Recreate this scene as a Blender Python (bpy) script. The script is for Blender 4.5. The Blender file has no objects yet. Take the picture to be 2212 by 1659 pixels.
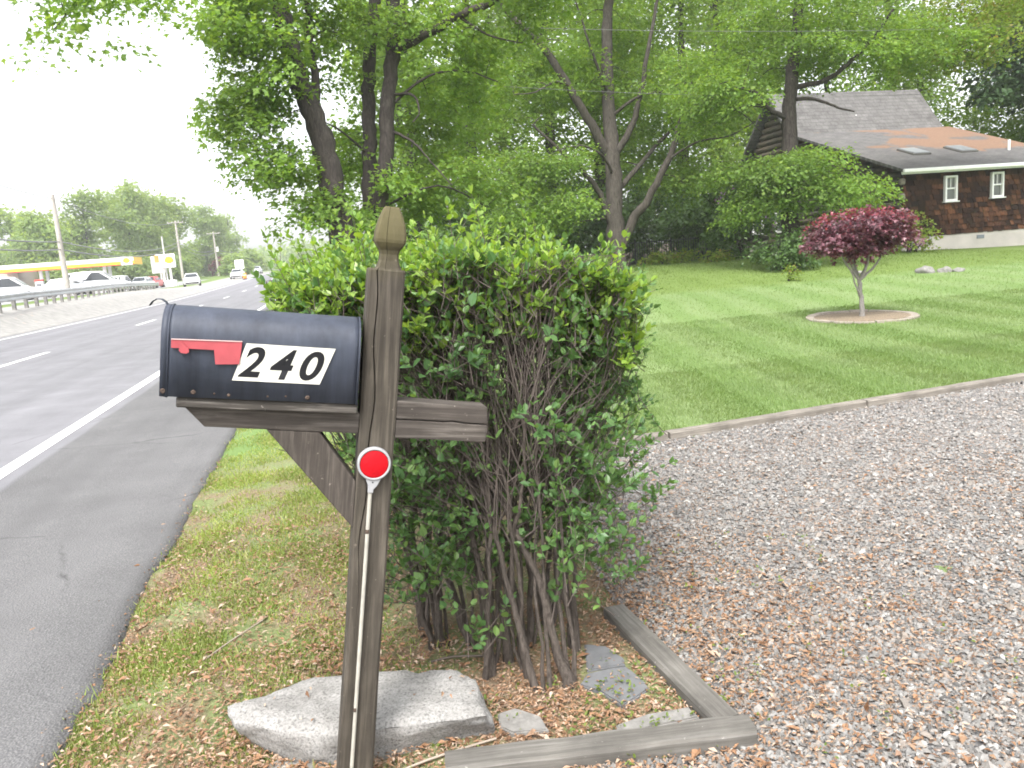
import bpy, bmesh, math, random
import numpy as np
from mathutils import Vector, Matrix, noise

SC = bpy.context.scene
COL = SC.collection
R = math.radians
rng = np.random.default_rng(7)
random.seed(7)

# ------------------------------------------------------------------ camera, sky, sun, exposure
EYE = Vector((0, 0, 1.5))
cam_d = bpy.data.cameras.new('camera')
cam_d.sensor_width = 36.0
cam_d.lens = 36.0 * 1703.0 / 2212.0
cam_d.clip_start = 0.05
cam_d.clip_end = 4000
cam = bpy.data.objects.new('camera', cam_d)
COL.objects.link(cam)
_r = Vector((0.9702, -0.2305, -0.0740)); _b = Vector((-0.2150, -0.9630, 0.1620))
_b.normalize(); _u = _b.cross(_r).normalized(); _r = _u.cross(_b).normalized()
m3 = Matrix((_r, _u, _b)).transposed()
cam.matrix_world = Matrix.Translation(EYE) @ m3.to_4x4()
SC.camera = cam

SUN_EL, SUN_AZ = 58.0, 205.0          # high, veiled sun behind and to the left of the camera
world = bpy.data.worlds.new('World'); SC.world = world; world.use_nodes = True
wn = world.node_tree.nodes; wl = world.node_tree.links; wn.clear()
sky = wn.new('ShaderNodeTexSky'); sky.sky_type = 'NISHITA'; sky.sun_disc = False
sky.sun_elevation = R(SUN_EL); sky.sun_rotation = R(SUN_AZ)
sky.air_density = 1.0; sky.dust_density = 4.0; sky.ozone_density = 1.0
hs = wn.new('ShaderNodeHueSaturation'); hs.inputs['Saturation'].default_value = 0.16
hs.inputs['Value'].default_value = 1.5
bg = wn.new('ShaderNodeBackground'); bg.inputs['Strength'].default_value = 0.15
wo = wn.new('ShaderNodeOutputWorld')
wl.new(sky.outputs[0], hs.inputs['Color']); wl.new(hs.outputs[0], bg.inputs[0]); wl.new(bg.outputs[0], wo.inputs[0])

sun_d = bpy.data.lights.new('sun', 'SUN'); sun_d.energy = 1.4; sun_d.angle = R(14); sun_d.color = (1.0, 0.96, 0.9)
sun = bpy.data.objects.new('sun', sun_d); COL.objects.link(sun)
_sd = Vector((math.sin(R(SUN_AZ)) * math.cos(R(SUN_EL)), math.cos(R(SUN_AZ)) * math.cos(R(SUN_EL)), math.sin(R(SUN_EL))))
sun.rotation_euler = _sd.to_track_quat('Z', 'Y').to_euler()

SC.view_settings.view_transform = 'Standard'; SC.view_settings.look = 'None'
SC.view_settings.exposure = 1.18; SC.view_settings.gamma = 1.0
SC.view_settings.use_curve_mapping = False
SC.render.engine = 'CYCLES'
SC.cycles.max_bounces = 7; SC.cycles.diffuse_bounces = 4; SC.cycles.transmission_bounces = 5
SC.cycles.transparent_max_bounces = 8; SC.cycles.volume_bounces = 1
SC.cycles.use_denoising = True; SC.cycles.filter_width = 1.8
SC.cycles.use_adaptive_sampling = True; SC.cycles.adaptive_threshold = 0.02

# ------------------------------------------------------------------ helpers: objects
def tag(o, label=None, cat=None, group=None, kind=None):
    if label: o['label'] = label
    if cat: o['category'] = cat
    if group: o['group'] = group
    if kind: o['kind'] = kind
    return o

def link(o, parent=None):
    COL.objects.link(o)
    if parent is not None: o.parent = parent
    return o

def empty(name, loc=(0, 0, 0), rot=(0, 0, 0)):
    o = bpy.data.objects.new(name, None); o.empty_display_size = 0.2
    o.location = loc; o.rotation_euler = rot
    return link(o)

def np_mesh(name, V, F, smooth=False, mat=None):
    """V (n,3); F (m,k) array of one polygon size, or list of such arrays."""
    me = bpy.data.meshes.new(name)
    V = np.ascontiguousarray(V, dtype=np.float32)
    Fs = [np.asarray(f, dtype=np.int32) for f in (F if isinstance(F, list) else [F])]
    Fs = [f for f in Fs if f.size]
    nl = sum(f.size for f in Fs); npoly = sum(len(f) for f in Fs)
    me.vertices.add(len(V)); me.vertices.foreach_set('co', V.ravel())
    me.loops.add(nl); me.loops.foreach_set('vertex_index', np.concatenate([f.ravel() for f in Fs]))
    tot = np.concatenate([np.full(len(f), f.shape[1], np.int32) for f in Fs])
    st = np.concatenate([[0], np.cumsum(tot)[:-1]]).astype(np.int32)
    me.polygons.add(npoly)
    me.polygons.foreach_set('loop_start', st)
    try: me.polygons.foreach_set('loop_total', tot)
    except Exception: pass
    me.polygons.foreach_set('use_smooth', np.full(npoly, smooth))
    me.update(calc_edges=True)
    if mat: me.materials.append(mat)
    return me

def obj(name, me, mat=None, parent=None):
    if mat is not None and not me.materials: me.materials.append(mat)
    return link(bpy.data.objects.new(name, me), parent)

def bm_mesh(name, bm, smooth=False):
    bm.normal_update(); me = bpy.data.meshes.new(name); bm.to_mesh(me); bm.free()
    if smooth: me.polygons.foreach_set('use_smooth', np.full(len(me.polygons), True))
    return me

def add_box(bm, c, s, bev=0.0, rot=None, seg=1):
    r = bmesh.ops.create_cube(bm, size=1.0)
    M = Matrix.Translation(c) @ (rot.to_4x4() if rot is not None else Matrix.Identity(4)) @ Matrix.Diagonal((s[0], s[1], s[2], 1))
    bmesh.ops.transform(bm, matrix=M, verts=r['verts'])
    if bev > 0:
        es = list({e for v in r['verts'] for e in v.link_edges})
        bmesh.ops.bevel(bm, geom=es, offset=bev, segments=seg, affect='EDGES', profile=0.6)

def box(name, c, s, mat, parent=None, bev=0.0, rot=None, seg=1):
    bm = bmesh.new(); add_box(bm, c, s, bev, rot, seg)
    return obj(name, bm_mesh(name, bm), mat, parent)

def add_prism(bm, poly, d0, d1, axis='y'):
    """extrude a polygon given as (a,b) pairs; axis 'y': (x,z)->y, 'x': (y,z)->x, 'z': (x,y)->z"""
    def P(a, b, d):
        return (a, d, b) if axis == 'y' else ((d, a, b) if axis == 'x' else (a, b, d))
    v0 = [bm.verts.new(P(a, b, d0)) for a, b in poly]; v1 = [bm.verts.new(P(a, b, d1)) for a, b in poly]
    n = len(poly)
    bm.faces.new(v0); bm.faces.new(v1[::-1])
    for i in range(n): bm.faces.new((v0[i], v1[i], v1[(i + 1) % n], v0[(i + 1) % n]))
    bmesh.ops.recalc_face_normals(bm, faces=bm.faces[:])

def prism(name, poly, d0, d1, mat, parent=None, axis='y', bev=0.0):
    bm = bmesh.new(); add_prism(bm, poly, d0, d1, axis)
    if bev: bmesh.ops.bevel(bm, geom=bm.edges[:], offset=bev, segments=2, affect='EDGES', profile=0.6)
    return obj(name, bm_mesh(name, bm), mat, parent)

class Tubes:
    """collects tapered tubes into one vertex/face list"""
    def __init__(s): s.V = []; s.F = []; s.n = 0
    def add(s, pts, rad, k=6, wob=0.0):
        P = np.asarray(pts, float); n = len(P); rad = np.broadcast_to(np.asarray(rad, float), (n,))
        T = np.gradient(P, axis=0); T /= np.linalg.norm(T, axis=1)[:, None] + 1e-9
        ref = np.array([0, 1.0, 0.1]) if abs(T[0][2]) > 0.7 else np.array([0, 0.1, 1.0])
        A = np.cross(T, ref); A /= np.linalg.norm(A, axis=1)[:, None] + 1e-9
        B = np.cross(T, A)
        th = np.linspace(0, 2 * np.pi, k, endpoint=False)
        rr = rad[:, None] * (1 + (wob * rng.standard_normal((n, k)) if wob else 0))
        V = P[:, None] + rr[..., None] * (np.cos(th)[None, :, None] * A[:, None] + np.sin(th)[None, :, None] * B[:, None])
        i = np.arange(n - 1)[:, None] * k; j = np.arange(k)[None]; j2 = (j + 1) % k
        F = np.stack([i + j, i + j2, i + k + j2, i + k + j], -1).reshape(-1, 4) + s.n
        s.V.append(V.reshape(-1, 3)); s.F.append(F); s.n += n * k
    def mesh(s, name, mat=None, off=(0, 0, 0)):
        return np_mesh(name, np.concatenate(s.V) - np.asarray(off), np.concatenate(s.F), True, mat)

def smooth_path(pts, n=6, wob=0.0):
    P = np.asarray(pts, float); out = []
    for i in range(len(P) - 1):
        p0 = P[max(i - 1, 0)]; p1 = P[i]; p2 = P[i + 1]; p3 = P[min(i + 2, len(P) - 1)]
        for t in np.linspace(0, 1, n, endpoint=False):
            out.append(0.5 * ((2 * p1) + (-p0 + p2) * t + (2 * p0 - 5 * p1 + 4 * p2 - p3) * t * t + (-p0 + 3 * p1 - 3 * p2 + p3) * t ** 3))
    out.append(P[-1]); out = np.array(out)
    if wob: out[1:-1] += rng.normal(0, wob, out[1:-1].shape)
    return out

def unit(v): return v / (np.linalg.norm(v, axis=-1, keepdims=True) + 1e-9)

def basis(d, nrm):
    d = unit(d); s = unit(np.cross(d, nrm)); return d, s, np.cross(s, d)

def scatter(TV, TF, pos, d, s, n, sc):
    """copies of a template (TV in (d,s,n) axes) at every pos; sc (N,) or (N,3)"""
    TV = np.asarray(TV, float); sc = np.asarray(sc, float)
    if sc.ndim == 1: sc = np.repeat(sc[:, None], 3, 1)
    V = (pos[:, None] + TV[None, :, 0:1] * (sc[:, None, 0:1] * d[:, None]) + TV[None, :, 1:2] * (sc[:, None, 1:2] * s[:, None])
         + TV[None, :, 2:3] * (sc[:, None, 2:3] * n[:, None])).reshape(-1, 3)
    K = len(TV); o = (np.arange(len(pos)) * K)[:, None, None]
    return V, [(np.asarray(f)[None] + o).reshape(-1, np.asarray(f).shape[1]) for f in TF]

OVAL = (np.array([(0, 0, 0), (.28, .24, .06), (.68, .22, .05), (1, 0, -.05), (.68, -.22, .05), (.28, -.24, .06)]),
        [np.array([(0, 1, 2, 3), (0, 3, 4, 5)])])
PRIVET = (np.array([(0, 0, 0), (.26, .29, .07), (.66, .28, .06), (1, 0, -.05), (.66, -.28, .06), (.26, -.29, .07)]), OVAL[1])
KITE = (np.array([(0, 0, 0), (.45, .40, .08), (1, 0, -.06), (.45, -.40, .08)]), [np.array([(0, 1, 2, 3)])])
LOBED = (np.array([(0, 0, 0), (.38, .52, .07), (.52, .20, .0), (1, 0, -.07), (.52, -.20, 0), (.38, -.52, .07)]), [np.array([(0, 1, 2, 3), (0, 3, 4, 5)])])
BLADE = (np.array([(0, .5, 0), (0, -.5, 0), (.6, .35, .02), (.6, -.35, .02), (1, 0, .14)]),
         [np.array([(0, 1, 3, 2)]), np.array([(2, 3, 4)])])
TUFT = (np.array([(0, .5, 0), (0, -.5, 0), (1, 0, 0)]), [np.array([(0, 1, 2)])])

# ------------------------------------------------------------------ helpers: materials
def new_mat(name):
    m = bpy.data.materials.new(name); m.use_nodes = True
    nt = m.node_tree; nt.nodes.clear()
    out = nt.nodes.new('ShaderNodeOutputMaterial'); b = nt.nodes.new('ShaderNodeBsdfPrincipled')
    nt.links.new(b.outputs[0], out.inputs[0])
    return m, nt.nodes, nt.links, b, out

def ramp(N, cols, interp='LINEAR'):
    r = N.new('ShaderNodeValToRGB'); r.color_ramp.interpolation = interp
    e = r.color_ramp.elements
    while len(e) < len(cols): e.new(0.5)
    for k, (p, c) in enumerate(cols):
        e[k].position = p; e[k].color = (c[0], c[1], c[2], 1)
    return r

def tex_coord(N, L, scale=(1, 1, 1), src='Object', rot=(0, 0, 0)):
    tc = N.new('ShaderNodeTexCoord'); mp = N.new('ShaderNodeMapping')
    mp.inputs['Scale'].default_value = scale; mp.inputs['Rotation'].default_value = rot
    L.new(tc.outputs[src], mp.inputs[0]); return mp.outputs[0]

def noise_tex(N, L, vec, scale, detail=4, rough=0.55, dist=0.0):
    n = N.new('ShaderNodeTexNoise'); n.inputs['Scale'].default_value = scale
    n.inputs['Detail'].default_value = detail; n.inputs['Roughness'].default_value = rough; n.inputs['Distortion'].default_value = dist
    if vec is not None: L.new(vec, n.inputs['Vector'])
    return n

def mix(N, L, fac, a, b, mode='MIX'):
    m = N.new('ShaderNodeMix'); m.data_type = 'RGBA'; m.blend_type = mode
    for sock, v in ((m.inputs['Factor'], fac), (m.inputs['A'], a), (m.inputs['B'], b)):
        pass
    def put(i, v):
        if hasattr(v, 'is_linked'): L.new(v, m.inputs[i])
        elif isinstance(v, (int, float)): m.inputs[i].default_value = v
        else: m.inputs[i].default_value = (v[0], v[1], v[2], 1)
    put(0, fac); put(6, a); put(7, b)
    return m.outputs[2]

def bump(N, L, b, h, strength=0.3, dist=0.01):
    bp = N.new('ShaderNodeBump'); bp.inputs['Strength'].default_value = strength; bp.inputs['Distance'].default_value = dist
    L.new(h, bp.inputs['Height']); L.new(bp.outputs[0], b.inputs['Normal'])

def mat_plain(name, col, rough=0.5, metal=0.0, var=0.12, nscale=8.0, bmp=0.1, spec=0.5):
    m, N, L, b, o = new_mat(name)
    v = tex_coord(N, L); n = noise_tex(N, L, v, nscale, 6)
    lo = [c * (1 - var) for c in col]; hi = [min(1, c * (1 + var)) for c in col]
    r = ramp(N, [(0.3, lo), (0.7, hi)]); L.new(n.outputs[0], r.inputs[0]); L.new(r.outputs[0], b.inputs['Base Color'])
    b.inputs['Roughness'].default_value = rough; b.inputs['Metallic'].default_value = metal
    b.inputs['Specular IOR Level'].default_value = spec
    if bmp: bump(N, L, b, n.outputs[0], bmp, 0.01)
    return m

def stripes(N, L, pos, c):
    """mower swaths: sheen of oppositely leaning blades put into the colour, fading out where the rough grass begins"""
    mp = N.new('ShaderNodeMapping'); mp.inputs['Rotation'].default_value = (0, 0, R(11.5)); L.new(pos, mp.inputs[0])
    wv = N.new('ShaderNodeTexWave'); wv.inputs['Scale'].default_value = 0.27; wv.inputs['Distortion'].default_value = 5.0; wv.inputs['Detail'].default_value = 3
    wv.inputs['Detail Scale'].default_value = 0.8; L.new(mp.outputs[0], wv.inputs[0])
    wr = ramp(N, [(0.2, (.93, .965, .90)), (0.85, (1.09, 1.05, 1.16))]); L.new(wv.outputs[0], wr.inputs[0])
    n = noise_tex(N, L, pos, 0.5, 4, 0.6); sep = N.new('ShaderNodeSeparateXYZ'); L.new(pos, sep.inputs[0])
    ad = N.new('ShaderNodeMath'); ad.operation = 'MULTIPLY_ADD'; ad.inputs[1].default_value = 2.5; L.new(n.outputs[0], ad.inputs[0]); L.new(sep.outputs[1], ad.inputs[2])
    mr = N.new('ShaderNodeMapRange'); mr.inputs[1].default_value = 18.3; mr.inputs[2].default_value = 19.3; L.new(ad.outputs[0], mr.inputs[0])
    rough = mix(N, L, 1.0, c, (.88, .88, .66), 'MULTIPLY')
    return mix(N, L, mr.outputs[0], mix(N, L, 1.0, c, wr.outputs[0], 'MULTIPLY'), rough)

def mat_leaf(name, cols, trans=0.35, rough=0.45, spec=0.35, patch=0.5, pscale=0.8, tcol=None, mown=False):
    """leaf colour differs from leaf to leaf; thin leaves let light through"""
    m, N, L, b, o = new_mat(name)
    g = N.new('ShaderNodeNewGeometry')
    k = len(cols); r = ramp(N, [(i / (k - 1), c) for i, c in enumerate(cols)])
    L.new(g.outputs['Random Per Island'], r.inputs[0])
    n = noise_tex(N, L, g.outputs['Position'], pscale, 3)
    r2 = ramp(N, [(0.3, (1 - patch * .5,) * 3), (0.7, (1 + patch * .45, 1 + patch * .45, 1 + patch * .1))]); L.new(n.outputs[0], r2.inputs[0])
    c = mix(N, L, 1.0, r.outputs[0], r2.outputs[0], 'MULTIPLY')
    if mown: c = stripes(N, L, g.outputs['Position'], c)
    L.new(c, b.inputs['Base Color']); b.inputs['Roughness'].default_value = rough; b.inputs['Specular IOR Level'].default_value = spec
    t = N.new('ShaderNodeBsdfTranslucent'); tc = mix(N, L, 1.0, c, tcol or (1.5, 1.45, 0.55), 'MULTIPLY'); L.new(tc, t.inputs[0])
    ms = N.new('ShaderNodeMixShader'); ms.inputs[0].default_value = trans
    L.new(b.outputs[0], ms.inputs[1]); L.new(t.outputs[0], ms.inputs[2]); L.new(ms.outputs[0], o.inputs[0])
    return m

def mat_island(name, cols, rough=0.8, patch=0.0, pscale=1.5, bmp=0.0, spec=0.3):
    m, N, L, b, o = new_mat(name)
    g = N.new('ShaderNodeNewGeometry'); k = len(cols)
    r = ramp(N, [(i / (k - 1), c) for i, c in enumerate(cols)]); L.new(g.outputs['Random Per Island'], r.inputs[0])
    c = r.outputs[0]
    n = noise_tex(N, L, g.outputs['Position'], 90, 3)
    r2 = ramp(N, [(0.3, (.75,) * 3), (0.7, (1.15,) * 3)]); L.new(n.outputs[0], r2.inputs[0])
    c = mix(N, L, 1.0, c, r2.outputs[0], 'MULTIPLY')
    L.new(c, b.inputs['Base Color']); b.inputs['Roughness'].default_value = rough; b.inputs['Specular IOR Level'].default_value = spec
    return m

def mat_wood(name, dark, light, axis='z', scale=1.0, tint=None, tint_lo=0.0, rough=0.85):
    """weathered timber with grain along one local axis"""
    m, N, L, b, o = new_mat(name)
    st = {'x': (1.2, 26, 26), 'y': (26, 1.2, 26), 'z': (26, 26, 1.2)}[axis]
    v = tex_coord(N, L, tuple(s * scale for s in st)); n = noise_tex(N, L, v, 3.0, 8, 0.65, 0.4)
    v2 = tex_coord(N, L, (1, 1, 1)); n2 = noise_tex(N, L, v2, 5.0, 5, 0.6)
    n3 = noise_tex(N, L, v2, 60.0, 3, 0.6)
    r = ramp(N, [(0.28, [c * .6 for c in dark]), (0.5, dark), (0.72, light)]); L.new(n.outputs[0], r.inputs[0])
    r2 = ramp(N, [(0.35, (.75,) * 3), (0.7, (1.2,) * 3)]); L.new(n2.outputs[0], r2.inputs[0])
    c = mix(N, L, 1.0, r.outputs[0], r2.outputs[0], 'MULTIPLY')
    r3 = ramp(N, [(0.68, (0, 0, 0)), (0.8, (1, 1, 1))]); L.new(n3.outputs[0], r3.inputs[0])
    c = mix(N, L, r3.outputs[0], c, [min(1, x * 1.9) for x in light])
    if tint:     # lichen and algae above a height of the piece itself
        sep = N.new('ShaderNodeSeparateXYZ'); L.new(v2, sep.inputs[0])
        mr = N.new('ShaderNodeMapRange'); mr.inputs[1].default_value = tint_lo; mr.inputs[2].default_value = tint_lo + 0.12
        ad = N.new('ShaderNodeMath'); ad.operation = 'MULTIPLY_ADD'; ad.inputs[1].default_value = 0.18
        L.new(n2.outputs[0], ad.inputs[0]); L.new(sep.outputs[2], ad.inputs[2])
        sb = N.new('ShaderNodeMath'); sb.operation = 'SUBTRACT'; sb.inputs[1].default_value = 0.09; L.new(ad.outputs[0], sb.inputs[0])
        L.new(sb.outputs[0], mr.inputs[0])
        ml = N.new('ShaderNodeMath'); ml.operation = 'MULTIPLY'; ml.inputs[1].default_value = 0.75; L.new(mr.outputs[0], ml.inputs[0])
        c = mix(N, L, ml.outputs[0], c, mix(N, L, 1.0, r2.outputs[0], tint, 'MULTIPLY'))
    L.new(c, b.inputs['Base Color']); b.inputs['Roughness'].default_value = rough; b.inputs['Specular IOR Level'].default_value = 0.25
    bump(N, L, b, n.outputs[0], 0.45, 0.004)
    return m

def mat_bark(name, dark, light, sc=1.0):
    m, N, L, b, o = new_mat(name)
    v = tex_coord(N, L, (9 * sc, 9 * sc, 1.8 * sc)); n = noise_tex(N, L, v, 2.2, 7, 0.65, 0.6)
    r = ramp(N, [(0.32, dark), (0.7, light)]); L.new(n.outputs[0], r.inputs[0]); L.new(r.outputs[0], b.inputs['Base Color'])
    b.inputs['Roughness'].default_value = 0.95; b.inputs['Specular IOR Level'].default_value = 0.15
    bump(N, L, b, n.outputs[0], 0.8, 0.03)
    return m

# ------------------------------------------------------------------ terrain
def sm(a, b, x):
    t = np.clip((np.asarray(x, float) - a) / (b - a), 0, 1); return t * t * (3 - 2 * t)

def road_z(y): return 1.5 * sm(40, 190, y) + 0.003 * np.clip(np.asarray(y, float) - 150, 0, 450)

def T(x, y):
    x = np.asarray(x, float); y = np.asarray(y, float)
    zr = road_z(y)
    lawn = 0.66 * sm(9, 28, y) * (1 - 0.35 * sm(17, 27, x)) + 0.9 * sm(45, 140, y)
    right = zr + (lawn - zr) * sm(0.0, 5.0, x) - 0.035 * (1 - sm(-1.0, -0.65, x))
    left = zr + 0.75 * (1 - sm(60, 110, y)) * (1 - sm(-13.2, -11.0, x))
    return np.where(x > -5, right, left)

def in_poly(px, py, poly):
    px = np.asarray(px); py = np.asarray(py); c = np.zeros(px.shape, bool); n = len(poly); j = n - 1
    for i in range(n):
        xi, yi = poly[i]; xj, yj = poly[j]
        c ^= ((yi > py) != (yj > py)) & (px < (xj - xi) * (py - yi) / (yj - yi + 1e-12) + xi); j = i
    return c

DRIVE = [(0.16, 2.13), (1.08, 2.0), (1.04, 2.9), (1.12, 3.6), (1.5, 5.44), (2.4, 5.56), (6.2, 5.97), (16.0, 7.05), (16.0, -8.0), (-1.0, -8.0), (-0.55, 0.6)]

def build_ground():
    xs = np.concatenate([[-600, -400, -250, -150, -100], np.arange(-70, -16, 3), np.arange(-16, -11.2, .6), [-11.06, -11.0, -9, -7, -5, -3, -1.5, -1.12, -1.06],
                         np.arange(-1.0, 3, .1), np.arange(3, 12, .3), np.arange(12, 34, 1), np.arange(34, 80, 5), [100, 150, 250, 400, 600]])
    ys = np.concatenate([[-600, -300, -120, -60, -30, -15, -8, -4, -2], np.arange(0, 7, .1), np.arange(7, 14, .25), np.arange(14, 50, 1), np.arange(50, 200, 5), [220, 260, 300, 360, 420, 500, 600]])
    X, Y = np.meshgrid(xs, ys, indexing='ij'); Z = T(X, Y)
    under = (X > -11.03) & (X < -1.08); Z = np.where(under, Z - 0.08, Z)
    near = (X >= -1.06) & (X < 3) & (Y > 0) & (Y < 8)
    nz = np.zeros_like(Z)
    for i, j in zip(*np.where(near)):
        nz[i, j] = 0.028 * noise.noise(Vector((X[i, j] * 2.2, Y[i, j] * 2.2, 0))) + 0.010 * noise.noise(Vector((X[i, j] * 7, Y[i, j] * 7, 3)))
    drv = in_poly(X, Y, DRIVE)
    Z = Z + np.where(drv, nz * 0.3 - 0.012, nz)
    n1, n2 = X.shape; i = np.arange(n1 - 1)[:, None] * n2; j = np.arange(n2 - 1)[None]
    F = np.stack([i + j, i + n2 + j, i + n2 + j + 1, i + j + 1], -1).reshape(-1, 4)
    m, N, L, b, o = new_mat('ground_soil_and_turf')
    g = N.new('ShaderNodeNewGeometry'); pos = g.outputs['Position']
    sep = N.new('ShaderNodeSeparateXYZ'); L.new(pos, sep.inputs[0])
    n1_ = noise_tex(N, L, pos, 0.35, 4); n2_ = noise_tex(N, L, pos, 60, 5, 0.7); n3_ = noise_tex(N, L, pos, 3.0, 5)
    turf = ramp(N, [(0.35, (.140, .205, .072)), (0.65, (.160, .226, .084))]); L.new(n1_.outputs[0], turf.inputs[0])
    sp = ramp(N, [(0.3, (.7,) * 3), (0.7, (1.25,) * 3)]); L.new(n2_.outputs[0], sp.inputs[0])
    tc = mix(N, L, 1.0, turf.outputs[0], sp.outputs[0], 'MULTIPLY')
    tc = stripes(N, L, pos, tc)
    # leaf mould under the wood
    wf = N.new('ShaderNodeMapRange'); wf.inputs[1].default_value = 31.5; wf.inputs[2].default_value = 33.5; L.new(sep.outputs[1], wf.inputs[0])
    wx = N.new('ShaderNodeMapRange'); wx.inputs[1].default_value = 0.5; wx.inputs[2].default_value = 3.0; L.new(sep.outputs[0], wx.inputs[0])
    wm = N.new('ShaderNodeMath'); wm.operation = 'MULTIPLY'; L.new(wf.outputs[0], wm.inputs[0]); L.new(wx.outputs[0], wm.inputs[1])
    tc = mix(N, L, wm.outputs[0], tc, (.05, .038, .024))
    soil = ramp(N, [(0.25, (.10, .078, .052)), (0.5, (.20, .152, .103)), (0.75, (.30, .235, .165))]); L.new(n2_.outputs[0], soil.inputs[0])
    # bare soil by the hedge bed and along the asphalt, turf elsewhere
    m1 = N.new('ShaderNodeMapRange'); m1.inputs[1].default_value = 1.6; m1.inputs[2].default_value = 2.6; L.new(sep.outputs[0], m1.inputs[0])
    m2 = N.new('ShaderNodeMapRange'); m2.inputs[1].default_value = 5.6; m2.inputs[2].default_value = 7.0; L.new(sep.outputs[1], m2.inputs[0])
    mx = N.new('ShaderNodeMath'); mx.operation = 'MAXIMUM'; L.new(m1.outputs[0], mx.inputs[0]); L.new(m2.outputs[0], mx.inputs[1])
    pr = ramp(N, [(0.42, (0, 0, 0)), (0.58, (1, 1, 1))]); L.new(n3_.outputs[0], pr.inputs[0])
    mm = N.new('ShaderNodeMath'); mm.operation = 'MAXIMUM'; L.new(mx.outputs[0], mm.inputs[0])
    half = N.new('ShaderNodeMath'); half.operation = 'MULTIPLY'; half.inputs[1].default_value = 0.7; L.new(pr.outputs[0], half.inputs[0]); L.new(half.outputs[0], mm.inputs[1])
    c = mix(N, L, mm.outputs[0], soil.outputs[0], tc)
    # dusty gravel shoulder on the far side of the road
    m3_ = N.new('ShaderNodeMapRange'); m3_.inputs[1].default_value = -15.5; m3_.inputs[2].default_value = -16.5; m3_.inputs[3].default_value = 1; m3_.inputs[4].default_value = 0
    L.new(sep.outputs[0], m3_.inputs[0])
    m4 = N.new('ShaderNodeMapRange'); m4.inputs[1].default_value = -4; m4.inputs[2].default_value = -5; L.new(sep.outputs[0], m4.inputs[0])
    ml = N.new('ShaderNodeMath'); ml.operation = 'MULTIPLY'; L.new(m3_.outputs[0], ml.inputs[0]); L.new(m4.outputs[0], ml.inputs[1])
    dust = ramp(N, [(0.3, (.24, .235, .225)), (0.66, (.33, .32, .305)), (0.78, (.42, .27, .17))]); L.new(n3_.outputs[0], dust.inputs[0])
    c = mix(N, L, ml.outputs[0], c, dust.outputs[0])
    L.new(c, b.inputs['Base Color']); b.inputs['Roughness'].default_value = 1.0; b.inputs['Specular IOR Level'].default_value = 0.1
    bump(N, L, b, n2_.outputs[0], 0.5, 0.02)
    o_ = obj('ground', np_mesh('ground', np.stack([X, Y, Z], -1).reshape(-1, 3), F, True), m)
    return tag(o_, kind='structure')
build_ground()

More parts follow.
